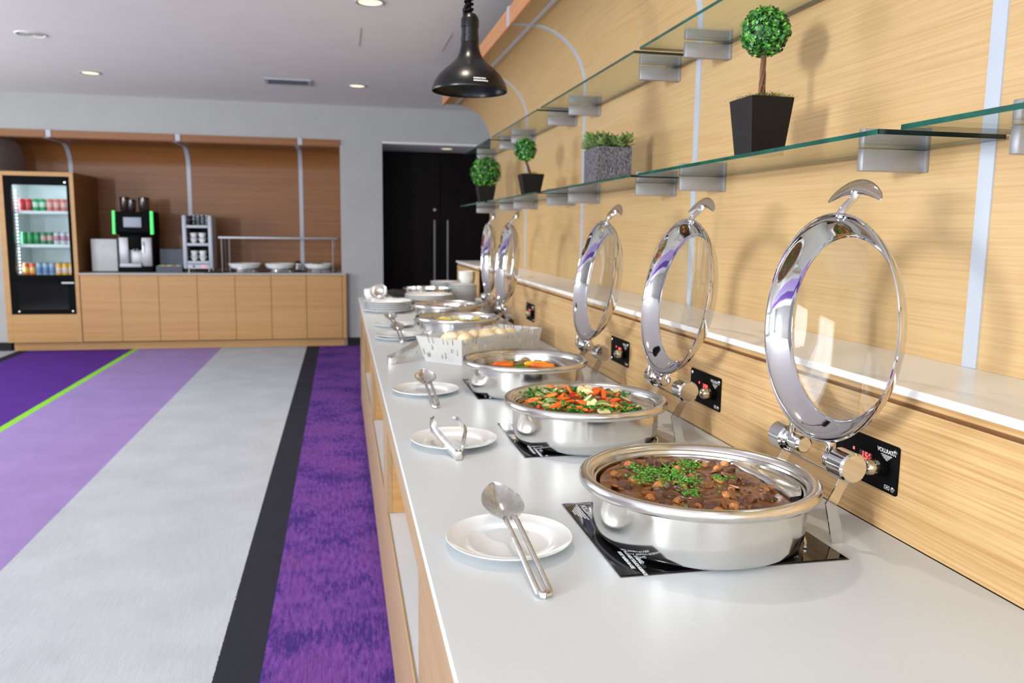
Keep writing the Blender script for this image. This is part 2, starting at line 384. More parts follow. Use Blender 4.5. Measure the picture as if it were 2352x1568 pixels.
# dark double door in the lobby
k = 11.6 / 11.9
def doorleaf(name, x0, x1, hx):
    d = struct(name, MB().box((x0, 11.575, 0.01), (x1, 11.615, 2.52), .003), M_darkdoor)
    d['label'] = 'dark brown full-height door leaf with long steel pull'
    h = MB().tube([(hx, 11.53, .66), (hx, 11.53, 1.625)], .013, 10)
    for z in (.78, 1.5): h.tube([(hx, 11.53, z), (hx, 11.578, z)], .007, 8)
    tag(h.obj('pull_handle', M_alu, d), 'long vertical brushed steel pull')
    return d
d1 = doorleaf('door_1', 0.56, 1.377, 1.325 * k); d2 = doorleaf('door_2', 1.385, 2.2, 1.515 * k)
MB().lathe([(0, 0), (.02, 0), (.022, .006), (.012, .012), (0, .012)], 16, xf=Matrix.Translation((1.332 * k, 11.575, 1.765)) @ Matrix.Rotation(PI / 2, 4, 'X')).obj('lock_cylinder', M_alu, d1)

# oak feature wall with curved canopy (right side), one veneer panel per bay
prof = [(XU, 1.19), (XU, 2.30)] + [(1.045 + .33 * math.cos(a), 2.30 + .33 * math.sin(a)) for a in [PI / 2 * i / 14 for i in range(1, 15)]] + [(.94, 2.63)]
def strip(mb, pr, y0, y1, off=0.0, th=0.012):
    """extrude x-z profile along y; off moves towards the room, th is the thickness"""
    n = len(pr); nr = []
    for i in range(n):
        a = Vector(pr[max(i - 1, 0)]); b = Vector(pr[min(i + 1, n - 1)]); t = (b - a).normalized(); nr.append(Vector((-t.y, t.x)))
    A = [Vector(p) + nr[i] * off for i, p in enumerate(pr)]; B = [Vector(p) + nr[i] * (off - th) for i, p in enumerate(pr)]
    ring = A + B[::-1]
    v0 = [mb.bm.verts.new((p.x, y0, p.y)) for p in ring]; v1 = [mb.bm.verts.new((p.x, y1, p.y)) for p in ring]; m_ = len(ring)
    for i in range(m_): mb.bm.faces.new((v0[i], v0[(i + 1) % m_], v1[(i + 1) % m_], v1[i]))
    for i in range(n - 1):
        for v in (v0, v1): mb.bm.faces.new((v[i], v[i + 1], v[m_ - 2 - i], v[m_ - 1 - i]))
    return mb
TY = [0.03, 1.552, 3.065, 4.60, 6.09]
wr = struct('wall_right', strip(MB(), prof, -1.5, YE, -0.014, 0.02).box((.965, -1.5, 2.655), (1.65, YE, 2.70)).box((1.41, -1.5, 0), (1.64, YE, 2.66)), M_groove)
ys = [-1.5] + TY + [YE]
for a, b in zip(ys, ys[1:]):
    tag(strip(MB(), prof, a + .003, b - .003, 0, .012).obj('panel', M_oak_y, wr, angle=40))
    MB().box((.925, a + .003, 2.615), (.94, b - .003, 2.715), .001).obj('fascia_board', M_fascia, wr, smooth=False)
for y in TY:
    strip(MB(), [(XU, 1.2075)] + prof[1:], y - .021, y + .021, .004, .006).obj('trim_strip', M_trim, wr, angle=40)
    MB().box((.919, y - .021, 2.611), (.9255, y + .021, 2.717)).obj('trim_strip', M_trim, wr, smooth=False)
MB().box((1.040, -1.5, 2.6225), (1.060, YE, 2.6285)).obj('light_channel', M_trim, wr, smooth=False)
# niche in the far wall
nprof = [(NY - .012, 0.93), (NY - .012, 2.22)] + [(11.208 + .28 * math.cos(a), 2.22 + .28 * math.sin(a)) for a in [PI / 2 * i / 12 for i in range(1, 13)]] + [(10.63, 2.50)]
def nstrip(mb, x0, x1, off, th):
    t = MB(); strip(t, [(y, z) for y, z in nprof], x0, x1, off, th)
    for v in t.bm.verts: v.co = Vector((v.co.y, v.co.x, v.co.z))
    return t
nw = struct('wall_niche', nstrip(None, NL, NR, -0.012, .01), M_groove)
nx = [NL, -3.35, -1.935, -.516, NR]
for a, b in zip(nx, nx[1:]):
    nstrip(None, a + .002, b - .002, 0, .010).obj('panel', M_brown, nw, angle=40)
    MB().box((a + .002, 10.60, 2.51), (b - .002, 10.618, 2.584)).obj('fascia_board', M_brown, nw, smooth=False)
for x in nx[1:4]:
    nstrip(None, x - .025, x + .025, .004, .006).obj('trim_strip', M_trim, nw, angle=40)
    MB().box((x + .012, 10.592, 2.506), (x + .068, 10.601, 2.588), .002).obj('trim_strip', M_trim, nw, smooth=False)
struct('wall_niche_side', MB().box((NL - .02, YF + .005, .0), (NL + .002, NY, 2.58)), M_wall)

# ledge above the counter
led = struct('trim_ledge', MB().box((1.065, -1.5, 1.190), (XU - .001, 5.07, ZT), .002).box((1.125, 5.071, 1.190), (XU - .001, 6.5, ZT), .002).box((1.065, 6.501, 1.190), (XU - .001, 7.69, ZT), .002), noise_mat('white_ledge', srgb(230, 228, 226), srgb(226, 224, 222), 5, .3))
sp = struct('wall_backsplash', MB().box((1.090, -1.5, 0.85), (1.40, 5.06, 1.189)).box((1.145, 5.06, .85), (1.40, 7.62, 1.189)), M_groove)
for a, b, x in ((-1.5, 5.065, 1.075), (5.07, 6.5, 1.13), (6.502, 7.68, 1.075)):
    MB().box((x, a, .901), (x + .016, b, 1.166), .001).obj('panel', M_oak_splash, sp, smooth=False)
    MB().box((x + .004, a, 1.174), (x + .02, b, 1.1895)).obj('panel', M_oak_splash, sp, smooth=False)

# ceiling fittings
def downlight(x, y, label, z=CZ, kind='lit'):
    t = thing('ceiling_downlight', label, 'ceiling light' if kind == 'lit' else 'ceiling speaker', (x, y, z))
    r = .115 if kind != 'lit' else .10
    MB().lathe([(r - .022, -.002), (r - .01, -.008), (r, -.006), (r, -.0005), (r - .022, -.0005)], 40, True).obj('ring', M_trim if kind == 'lit' else M_ceil, t)
    if kind == 'lit': MB().lathe([(0, -.0035), (r - .023, -.0025), (r - .023, -.0005), (0, -.0005)], 40).obj('diffuser', M_dl, t)
    else:
        MB().lathe([(0, -.003), (r - .023, -.002), (r - .023, -.0005), (0, -.0005)], 40).obj('grille', M_alu, t)
        g = MB()
        for q in (.03, .05, .07): g.lathe([(q, -.005), (q + .006, -.005), (q + .006, -.003), (q, -.003)], 32, True)
        g.obj('grille_rings', M_ceil, t)
    return t
downlight(.216, 5.79, 'round recessed ceiling downlight nearest the camera, at the top edge of the frame')
downlight(.194, 9.11, 'round recessed ceiling downlight to the right of the air vent')
downlight(-2.42, 9.09, 'round recessed ceiling downlight at the left, above the coffee machine side')
downlight(1.398, 11.03, 'small lit downlight in the lobby ceiling in front of the dark doors', 2.56)
sp_ = downlight(-2.397, 7.409, 'unlit grey round ceiling speaker at the far left of the ceiling', kind='grey'); sp_.name = 'ceiling_speaker'
vt = thing('ceiling_vent', 'rectangular white air vent in the ceiling', 'air vent', (-.51, 9.06, CZ), (0, 0, 0)); vt.scale = (1, 1.35, 1)
MB().box((-.235, -.13, -.012), (.235, -.10, -.0005)).box((-.235, .10, -.012), (.235, .13, -.0005)).box((-.235, -.10, -.012), (-.20, .10, -.0005)).box((.20, -.10, -.012), (.235, .10, -.0005)).obj('frame', M_trim, vt, smooth=False)
MB().box((-.2, -.1, -.004), (.2, .1, -.0005)).obj('backing', M_gap, vt, smooth=False)
for i in range(5):
    MB().prism([(-.2, -.086 + i * .040, -.012), (-.2, -.078 + i * .040, -.006), (-.2, -.075 + i * .040, -.008), (-.2, -.083 + i * .040, -.013)], (.4, 0, 0)).obj('slat', M_trim, vt, smooth=False)
for (a, b, lab) in (((.175, 6.54), (.173, 7.15), 'left'), ((.853, 6.50), (.882, 7.2), 'right')):
    pass
ap = struct('trim_access_hatch', MB().box((.170, 6.52, CZ - .003), (.176, 7.17, CZ)).box((.860, 6.52, CZ - .003), (.866, 7.17, CZ)), M_wall)

# ================================================================== BUFFET COUNTER
M_shelfwhite = noise_mat('white_shelf', srgb(240, 240, 240), srgb(236, 236, 236), 5, .4)
bc = thing('buffet_counter', 'long oak buffet counter with a smooth white worktop and open front shelves', 'counter', (0.6, 3.1, 0))
def CB(*a): 
    return Vector(a) - Vector((.6, 3.1, 0))
def cbox(mb, a, b, bev=0): return mb.box(CB(*a), CB(*b), bev)
cbox(MB(), (.143, -1.5, .880), (1.0745, 7.24, .900), .0015).obj('worktop', M_white, bc, smooth=False)
bays = [(1.71, 2.97), (3.24, 4.50), (4.77, 6.03), (6.30, 7.10)]
cbox(MB(), (.155, -1.5, .757), (.173, 7.2, .8795)).obj('top_rail', M_oak_z, bc, smooth=False)
cbox(MB(), (.155, -1.5, .0), (.173, 7.2, .4245)).obj('bottom_board', M_oak_z, bc, smooth=False)
cur = -1.5
for a, b in bays + [(7.2, 7.2)]:
    cbox(MB(), (.155, cur, .4246), (.173, a, .7565)).obj('stile', M_oak_z, bc, smooth=False); cur = b
for a, b in bays:
    cbox(MB(), (.155, a, .4246), (.160, b, .4415)).obj('edge_strip', M_oak_y, bc, smooth=False)
    cbox(MB(), (.1602, a + .001, .4246), (.1735, b - .001, .4405)).obj('shelf_nosing', M_shelfwhite, bc, smooth=False)
    cbox(MB(), (.1735, a - .02, .425), (.85, b + .02, .4405)).obj('shelf', M_shelfwhite, bc, smooth=False)
    cbox(MB(), (.1735, b + .001, .4425), (.85, b + .019, .879)).obj('divider', M_oak_x, bc, smooth=False)
    cbox(MB(), (.1735, a - .019, .4425), (.85, a - .001, .879)).obj('divider', M_oak_x, bc, smooth=False)
cbox(MB(), (.8505, -1.5, .0), (.87, 7.2, .8795)).obj('back_panel', M_oak_y, bc, smooth=False)
cbox(MB(), (.174, 7.13, 0), (.85, 7.2, .8795)).obj('end_panel', M_oak_x, bc, smooth=False)

# ================================================================== GLASS SHELVES + BRACKETS
joints = [1.462, 2.965, 4.465, 6.08]
def shelves(z, x0, gaps, tier):
    ys_ = [-1.0] + [g for p in gaps for g in p] + [7.40]
    names = ['nearest', 'second', 'third', 'fourth', 'farthest']
    for i in range(0, len(ys_), 2):
        a, b = ys_[i], ys_[i + 1]
        t = thing('glass_shelf', '%s pane of the %s glass wall shelf, counted from the camera' % (names[i // 2], tier), 'glass shelf', ((x0 + 1.36) / 2, (a + b) / 2, z))
        hx, hy = (1.36 - x0) / 2, (b - a) / 2
        MB().box((-hx + .001, -hy + .001, 0), (hx - .001, hy - .001, .010)).obj('pane', M_shelfglass, t, smooth=False)
        MB().box((-hx, -hy, 0), (-hx + .001, hy, .010)).box((hx - .001, -hy, 0), (hx, hy, .010)).box((-hx, hy - .001, 0), (hx, hy, .010)).obj('polished_edge', M_glassedge, t, smooth=False)
        MB().box((-hx, -hy, 0), (hx, -hy + .001, .010)).obj('end_edge', M_glassend, t, smooth=False)
shelves(1.700, 1.060, [(1.424, 1.492), (2.86, 2.932), (4.335, 4.426), (6.0, 6.10)], 'lower')
shelves(2.165, 1.092, [(1.424, 1.492), (2.966, 3.025), (4.503, 4.588), (6.02, 6.16)], 'upper')
def bracket(y, z, label):
    t = thing('shelf_bracket', label, 'shelf bracket', (XU, y, z), group='aluminium brackets of the %s glass shelf' % ('lower' if z < 2 else 'upper'))
    MB().box((-.172, -.011, -.052), (-.004, .011, -.0006), .002).obj('lower_jaw', M_alu, t)
    MB().box((-.172, -.011, .0106), (-.004, .011, .046), .002).obj('upper_jaw', M_alu, t)
    MB().box((-.010, -.02, -.052), (-.0005, .02, -.0006), .001).box((-.010, -.02, .0106), (-.0005, .02, .046), .001).obj('wall_plate', M_alu, t)
ORD = ['nearest to the camera', 'second nearest', 'third nearest', 'fourth nearest', 'fifth nearest', 'sixth nearest', 'seventh nearest', 'eighth nearest', 'farthest']
for i, y in enumerate((1.30, 1.755, 2.81, 3.26, 4.30, 4.765, 5.73, 6.255, 7.352)):
    bracket(y, 1.700, 'aluminium bracket clamping the lower glass shelf, ' + ORD[i])
for i, y in enumerate((2.812, 3.26, 4.324, 4.776, 5.834, 6.28, 7.35)):
    bracket(y, 2.165, 'aluminium bracket clamping the upper glass shelf, ' + (ORD[i] if i < 6 else 'farthest'))

# ================================================================== INDUCTION COOKERS + CONTROL PANELS
def on_top(x, y, z, ang=0.0): return Matrix.Translation((x, y, z)) @ Matrix.Rotation(ang, 4, 'Z')
def cooker(y, label):
    t = thing('induction_cooker', label, 'induction cooker', (.6925, y, .9002))
    MB().box((-.2235, -.195, 0), (.2235, .195, .0016), .0006).obj('edge_frame', M_edge, t, smooth=False)
    MB().box((-.2205, -.192, .0016), (.2205, .192, .0032), .0005).obj('glass_top', M_blackgloss, t, smooth=False)
    # printed logo and warnings, read from the far left corner
    text('VOLLRATH', .017, M_print, t, on_top(-.184, .130, .0034, -PI / 2), bold=.0005)
    lo = MB()
    for i in range(5):
        w = .048 * (1 - i / 5.5); x0 = -.1955 - i * .0046
        lo.box((x0 - .0014, .130 - w, .0032), (x0 + .0014, .130 + w, .0034))
    lo.obj('logo_bars', M_print, t, smooth=False)
    for i, (s_, w) in enumerate((('WARNING:', .012), ('DO NOT TOUCH SURFACE', .009), ('HOT WHEN IN USE', .009))):
        text(s_, w, M_print, t, on_top(-.166 - i * .012, -.090, .0034, -PI / 2), bold=.0003, align='LEFT')
    MB().lathe([(.150, .0032), (.151, .0034), (.152, .0032)], 64).obj('heating_zone', M_edge, t)
    return t
for y, lb in ((1.48, 'black glass induction plate under the chafing dish of beef stew, nearest of the row'), (2.245, 'black glass induction plate under the dish of mixed vegetables, second of the row'),
              (3.005, 'black glass induction plate under the dish of carrots and mushrooms'), (4.50, 'black glass induction plate under the dish of corn pieces beyond the bread basket'), (5.26, 'black glass induction plate under the farthest dish with an open lid')):
    cooker(y, lb)
def panel(y, z, label, digits, x=1.075):
    t = thing('control_panel', label, 'control panel', (x, y, z))
    # local: u = -y (to the right in the photo), v = z, out = -x
    R = Matrix(((0, 0, -1, 0), (-1, 0, 0, 0), (0, 1, 0, 0), (0, 0, 0, 1)))
    def P(mb): 
        for v in mb.bm.verts: v.co = R @ v.co
        return mb
    w, h = .104, .050
    p = MB(); bmv = p.box((-w, -h, 0.0003), (w, h, .003), 0); 
    es = [e for e in p.bm.edges if abs(e.verts[0].co.z - e.verts[1].co.z) > .001]
    bmesh.ops.bevel(p.bm, geom=es, offset=.006, segments=4, affect='EDGES', profile=.5)
    P(p).obj('faceplate', M_black, t, smooth=False)
    for u in (-.092, .092):
        for v in (-.039, .037):
            P(MB().lathe([(0, .0056), (.003, .0055), (.0055, .0042), (.0058, .003), (0, .003)], 16, xf=Matrix.Translation((u, v, 0)))).obj('screw', M_screw, t)
    kx, kv = .052, -.002
    P(MB().lathe([(.021, .003), (.020, .010), (.017, .013), (0, .013)], 32, xf=Matrix.Translation((kx, kv, 0)))).obj('knob_collar', M_black, t)
    P(MB().lathe([(0.0155, .013), (.0160, .016), (.0160, .030), (.0145, .036), (.010, .041), (.005, .0435), (0, .044)], 32, xf=Matrix.Translation((kx, kv, 0)))).obj('knob', M_brass, t)
    disp = P(MB().box((-.020, -.004, .003), (.022, .016, .0034))).obj('display', mat('display_window', srgb(60, 22, 26), .2) if 'display_window' not in bpy.data.materials else bpy.data.materials['display_window'], t, smooth=False)
    text(digits, .021, M_red, disp, R @ Matrix.Translation((.003, .006, .0035)), 'digit_row', bold=.0007)
    P(MB().box((-.043, .010, .003), (-.037, .016, .0034))).obj('indicator_lamp', M_red, t, smooth=False)
    text('VOLLRATH', .0115, M_print, t, R @ Matrix.Translation((.066, .033, .0032)), bold=.0004)
    lo = MB()
    for i in range(4):
        ww = .017 * (1 - i / 4.2); lo.box((.066 - ww, .024 - i * .0032, .003), (.066 + ww, .0262 - i * .0032, .0032))
    P(lo).obj('logo_bars', M_print, t, smooth=False)
    P(MB().box((.066, -.043, .003), (.067, -.035, .0032)).box((.081, -.043, .003), (.082, -.035, .0032)).box((.067, -.036, .003), (.081, -.035, .0032)).box((.067, -.043, .003), (.081, -.042, .0032)).box((.070, -.040, .003), (.078, -.038, .0032))).obj('printed_mark', M_print, t, smooth=False)
    P(MB().lathe([(0, .0033), (.003, .0032), (.003, .003), (0, .003)], 12, xf=Matrix.Translation((.026, .004, 0))).lathe([(0, .0033), (.002, .0032), (.002, .003), (0, .003)], 12, xf=Matrix.Translation((.024, -.010, 0)))).obj('indicator_dot', M_edge, t)
    return t
panel(1.475, 1.033, 'black control panel with red digits and nickel knob, nearest to the camera', '156')
panel(2.252, 1.030, 'black control panel with a glowing red display behind the mixed vegetables', '158')
panel(3.030, 1.030, 'black control panel on the backsplash between the second and third open lids', '150')
panel(4.600, 1.028, 'small-looking black control panel above the bread basket', '150')
for o_ in list(bpy.data.objects):
    if o_.name.startswith('control_panel') and abs(o_.location.y - 1.475) > .01:
        pr_ = MB()
        for i in range(3): pr_.box((-.0034, .016 - i * .013, -.020), (-.003, .025 - i * .013, -.010), .001)
        pr_.obj('indicator_window', M_lilac, o_, smooth=False)

# ================================================================== CHAFING DISHES
RZ = .125     # rim height above the worktop
def lid_xf(th):      # lathe z axis -> away from the diners (+x), tilted back by th
    return Matrix.Translation((.258, 0, .410)) @ Matrix.Rotation(th, 4, 'Y') @ Matrix.Rotation(PI / 2, 4, 'Y')
PAN = {}
def chafer(x, y, label, th=.0, lid=True, yawz=0.0):
    """origin at the dish centre on the worktop; hinge towards +x (the wall)"""
    t = thing('chafing_dish', label, 'chafing dish', (x, y, .9036), (0, 0, yawz), 'round steel chafing dishes along the counter')
    if 'parts' in PAN:
        for nm, me in PAN['parts']: link(nm, me, t)
    else:
        parts = []
        parts.append(('body', MB().lathe([(0, 0), (.175, 0), (.190, .003), (.200, .010), (.206, .022), (.2085, .045), (.209, .112), (.207, .112), (.2065, .045), (.203, .022), (.196, .011), (.186, .006), (.17, .004), (0, .004)], 96).mesh('body', M_steel)))
        parts.append(('rim', MB().lathe([(.2095, .104), (.212, .103), (.2305, .104), (.2335, .108), (.2345, .114), (.2335, .120), (.230, .1245), (.224, .1262), (.216, .1240), (.211, .1195), (.209, .1140), (.2055, .1125), (.2035, .1060), (.200, .1045), (.198, .100), (.1975, .080), (.1990, .080), (.200, .098), (.207, .104)], 96, True).mesh('rim', M_rim)))
        parts.append(('food_pan', MB().lathe([(.1985, .1045), (.1975, .100), (.196, .040), (.185, .025), (.16, .020), (0, .020), (0, .018), (.162, .018), (.187, .0235), (.198, .040), (.1992, .1045)], 96).mesh('food_pan', M_rim)))
        # half-moon spoon rest at the hinge side
        def rest(u, v):
            a = (-1 + 2 * u) * .82; xi = .158 - .0 + .0 * a
            xc = .185 * math.cos(.60) + .012 * (1 - abs(2 * u - 1) ** 2)     # chord
            yy = .193 * math.sin(.66) * (2 * u - 1)
            xo = math.sqrt(max(.1955 ** 2 - yy ** 2, 0))
            xin = xc - .022
            X = xin + (xo - xin) * v
            # oval dip
            ex = (X - (xin + .1955) / 2 - .004) / .020; ey = yy / .078
            d = ex * ex + ey * ey
            dip = -.006 * max(0, 1 - d) ** .5 if d < 1 else 0.0
            ring = .0018 * math.exp(-((math.sqrt(d) - 1.08) / .10) ** 2)
            edge = -.010 * max(0, 1 - v / .12) ** 2
            return (X, yy, .1055 + dip + ring + edge + .002 * v)
        parts.append(('spoon_rest', MB().grid(rest, 60, 28).mesh('spoon_rest', M_rim, angle=60)))
        # stand: two bent flat legs, pivot rod, ring hugging the dish
        for s_ in (-1, 1):
            yl = -.092 if s_ < 0 else .118
            lg = MB().prism([(.262, yl, .144), (.285, yl, .140), (.262, yl, .098), (.250, yl, .070), (.262, yl, .040), (.271, yl, .0004 - .0036), (.246, yl, .0004 - .0036), (.236, yl, .040), (.227, yl, .078), (.240, yl, .100)], (0, .0035, 0))
            parts.append(('leg', lg.mesh('leg', M_chrome, False)))
        parts.append(('cross_rod', MB().tube([(.262, -.088, .128), (.262, .120, .128)], .0022, 8).mesh('cross_rod', M_chrome)))
        parts.append(('base_ring', MB().tube([(.214 * math.cos(a), .01 + .214 * math.sin(a), .004) for a in [(-.62 + 1.5 * i / 24) for i in range(25)]] + [(.248, .120, .004)], .003, 8).mesh('base_ring', M_chrome)))
        Ky = Matrix.Rotation(PI / 2, 4, 'X')      # lathe z -> -y
        def cyl(c, r, l, ribs=False):
            pr = [(0, 0), (r - .003, 0), (r, .003)]
            if ribs:
                n = 4
                for i in range(n): pr += [(r, .003 + l * (i + .35) / n * .9), (r - .0025, .003 + l * (i + .5) / n * .9), (r, .003 + l * (i + .75) / n * .9)]
            pr += [(r, l - .004), (r - .004, l), (0, l)]
            return MB().lathe(pr, 40, xf=Matrix.Translation(c) @ Ky)
        parts.append(('hinge_knob', cyl((.268, -.062, .152), .0300, .052).mesh('hinge_knob', M_chrome)))
        parts.append(('hinge_collar', cyl((.268, -.036, .152), .0215, .025, True).mesh('hinge_collar', M_chrome)))
        parts.append(('hinge_knob', cyl((.268, .160, .154), .0300, .050).mesh('hinge_knob', M_chrome)))
        parts.append(('hinge_collar', cyl((.268, .109, .154), .0250, .008).mesh('hinge_collar', M_chrome)))
        parts.append(('hinge_pin', cyl((.268, .100, .154), .0190, .042).mesh('hinge_pin', M_chrome)))
        for nm, me in parts: link(nm, me, t)
        PAN['parts'] = parts
        PAN['lid'] = [('lid_band', MB().lathe([(.2275, -.002), (.2300, -.0035), (.2325, -.002), (.2328, .001), (.2310, .004), (.2285, .0055), (.2268, .012), (.2195, .0225), (.2090, .0315), (.1985, .0385), (.1945, .0425), (.1885, .0430), (.1870, .0405), (.1890, .0385), (.1925, .0375), (.1955, .0350), (.2060, .0270), (.2150, .0185), (.2225, .0100), (.2262, .003)], 96, True).mesh('lid_band', M_chrome)),
                      ('lid_glass', MB().lathe([(0, .0640), (.06, .0620), (.11, .0570), (.155, .0490), (.1890, .0425), (.1890, .0405), (.155, .0460), (.11, .0540), (.06, .0590), (0, .0610)], 64).mesh('lid_glass', M_lidglass)),
                      ('glass_bead', MB().lathe([(.1860, .0385), (.1885, .0370), (.1905, .0385), (.1885, .0405)], 96, True).mesh('glass_bead', M_chrome))]
        # handle, in lid frame: x_local = -up, y along the counter, z away
        def grip(u, v):
            a = -1 + 2 * u; w = math.sqrt(max(0.0, 1 - a * a)) ** .8
            s_ = (v - .5) * 2 * w
            up = .287 - .027 * a * a + .0150 * s_
            return (-up, .090 * a, .040 + .004 * s_ - .005 * (1 - s_ * s_))
        PAN['handle'] = MB().grid(grip, 28, 8, .0035).mesh('handle', M_chrome, angle=60)
        PAN['stem'] = MB().tube([(-.222, 0, .008), (-.232, 0, .010), (-.240, 0, .014), (-.252, 0, .024), (-.260, 0, .031), (-.268, 0, .036), (-.276, 0, .038)], [.007, .007, .0065, .006, .006, .0065, .008], 10, sq=1.3).mesh('handle_stem', M_chrome)
        PAN['rivet'] = MB().sphere((-.2185, -.009, .012), .003, u=10, v=6).sphere((-.2185, .009, .012), .003, u=10, v=6).mesh('rivet', M_chrome)
        PAN['lug'] = [MB().box((.222, -.060, .0), (.246, -.048, .012), .002).mesh('hinge_lug', M_chrome), MB().box((.210, .080, .0), (.250, .090, .012), .002).mesh('hinge_lug', M_chrome)]
    if lid:
        lidm = lid_xf(th)
        first = None
        for nm, me in PAN['lid']:
            o = link(nm, me, t if first is None else first)
            if first is None: first = o; o.matrix_local = lidm @ Matrix.Scale(.98, 4)
        link('handle', PAN['handle'], first); link('handle_stem', PAN['stem'], first); link('rivet', PAN['rivet'], first); link('hinge_lug', PAN['lug'][0], first); link('hinge_lug', PAN['lug'][1], first)
    return t
c1 = chafer(.685, 1.455, 'round steel chafing dish of dark beef stew with its glass lid propped open, nearest', .05)
c2 = chafer(.680, 2.205, 'round steel chafing dish of bright mixed vegetables with open glass lid', .16)
c3 = chafer(.665, 2.925, 'round steel chafing dish of carrots and mushrooms, open lid, in front of the bread basket', .16)
c4 = chafer(.622, 4.420, 'round steel chafing dish of corn pieces standing behind the bread basket', .10)
c5 = chafer(.665, 5.200, 'farthest round steel chafing dish with an open lid, red peppers inside', .0)

# ---------------------------------------------------------------- food
def fmat(name, a, b, sc=40, rough=.35, **kw): return noise_mat(name, srgb(*a), srgb(*b), sc, rough, spec=.5, **kw)
M_gravy = fmat('brown_gravy', (96, 56, 30), (140, 90, 50), 34, .16, bump=.5, detail=8)
M_beef = fmat('braised_beef', (72, 42, 28), (118, 76, 50), 60, .3, bump=.8)
M_onion = fmat('glazed_onion', (176, 92, 36), (210, 150, 84), 45, .15)
M_mush = fmat('stewed_mushroom', (128, 76, 38), (166, 108, 60), 40, .25)
M_parsley = fmat('parsley', (52, 120, 30), (92, 164, 48), 90, .5)
M_carrot = fmat('roast_carrot', (232, 92, 22), (244, 128, 36), 50, .3)
M_pepper_r = fmat('red_pepper', (214, 44, 20), (232, 84, 34), 40, .25)
M_pepper_y = fmat('yellow_pepper', (240, 176, 36), (248, 200, 70), 40, .25)
M_zuc = fmat('courgette_flesh', (226, 214, 140), (238, 232, 186), 40, .3)
M_zucskin = fmat('courgette_skin', (66, 96, 40), (110, 128, 60), 60, .3)
M_kale = fmat('kale', (26, 84, 26), (62, 138, 40), 70, .4)
M_stem = fmat('kale_stalk', (70, 140, 40), (110, 176, 60), 50, .35)
M_rice = fmat('dark_vegetable', (60, 48, 36), (110, 88, 58), 90, .35, bump=.8)
M_brownv = fmat('browned_vegetable', (150, 108, 60), (196, 158, 104), 60, .35)
M_corn = fmat('sweetcorn', (236, 206, 60), (246, 226, 110), 90, .3, bump=.5)
M_green = fmat('green_broth', (128, 130, 58), (160, 158, 84), 30, .25, bump=.3)
M_bread = fmat('bread_crust', (238, 212, 166), (248, 236, 210), 9, .6)
FZ = .9036 + .1015
rnd = random.Random(11)
def surface(name, label, cat, cx, cy, z, R, m, chord=None, amp=.004, freq=26, kind=None):
    """filling of a pan: a bumpy disc with thickness, cut at the spoon rest"""
    mb = MB()
    nr, na = 26, 84
    rows = []
    for i in range(nr + 1):
        r = R * i / nr; row = []
        for j in range(na):
            a = 2 * PI * j / na; x, y_ = r * math.cos(a), r * math.sin(a)
            if chord is not None and x > chord + .01 * (1 - (y_ / .14) ** 2): x = chord + .01 * (1 - (y_ / .14) ** 2)
            h = amp * (mnoise.noise(Vector((x * freq, y_ * freq, cy))) + .6 * mnoise.noise(Vector((x * freq * 2.7, y_ * freq * 2.7, cy + 4))))
            row.append(mb.bm.verts.new((x, y_, h * (1 if i < nr else .3))))
        rows.append(row)
    for A, B in zip(rows, rows[1:]):
        for j in range(na):
            try: mb.bm.faces.new((A[j], A[(j + 1) % na], B[(j + 1) % na], B[j]))
            except ValueError: pass
    bot = [mb.bm.verts.new((v.co.x, v.co.y, -.02)) for v in rows[-1]]
    for j in range(na): mb.bm.faces.new((rows[-1][j], rows[-1][(j + 1) % na], bot[(j + 1) % na], bot[j]))
    mb.bm.faces.new(bot[::-1])
    bmesh.ops.remove_doubles(mb.bm, verts=mb.bm.verts[:], dist=1e-5)
    o = mb.obj(name, m, None, True, 60, (cx, cy, z)); tag(o, label, cat, kind=kind)
    return o
def scatter(n, cx, cy, R, chord, mind, seed, tries=4000, region=None):
    r_ = random.Random(seed); P = []
    for _ in range(tries):
        if len(P) >= n: break
        a = r_.uniform(0, 2 * PI); r = R * math.sqrt(r_.random()); x, y = r * math.cos(a), r * math.sin(a)
        if x > chord: continue
        if region and not region(x, y): continue
        if all((x - p[0]) ** 2 + (y - p[1]) ** 2 > mind ** 2 for p in P): P.append((x, y))
    return P
def piece(name, me, label, cat, group, loc, rot=(0, 0, 0), sc=1.0):
    o = link(name, me); o.location = loc; o.rotation_euler = rot; o.scale = (sc, sc, sc) if not isinstance(sc, (tuple, list)) else sc
    return tag(o, label, cat, group)

# beef stew in dish 1
sx, sy = c1.location.x, c1.location.y
surface('gravy', 'glossy brown gravy filling the nearest chafing dish', 'stew', sx, sy, FZ - .001, .192, M_gravy, chord=.128)
beef_m = [MB().blob(.0175, (1.25, .95, .62), .55, 1.6, 2, s_).mesh('beef_chunk', M_beef, angle=25) for s_ in range(5)]
taken = scatter(46, sx, sy, .172, .112, .030, 5)
kinds = []
for i, (x, y) in enumerate(taken):
    s_ = rnd.uniform(.75, 1.2)
    piece('beef_chunk', beef_m[i % 5], 'dark glistening chunk of braised beef in the brown stew', 'beef', 'beef chunks in the stew', (sx + x, sy + y, FZ - .004 + rnd.uniform(-.004, .002)), (rnd.uniform(-.4, .4), rnd.uniform(-.4, .4), rnd.uniform(0, 6.3)), s_)
on_me = MB().lathe([(0, -.0105), (.006, -.0095), (.0102, -.004), (.0110, .001), (.0092, .006), (.005, .0088), (.0015, .0104), (0, .0108)], 16).mesh('pearl_onion', M_onion)
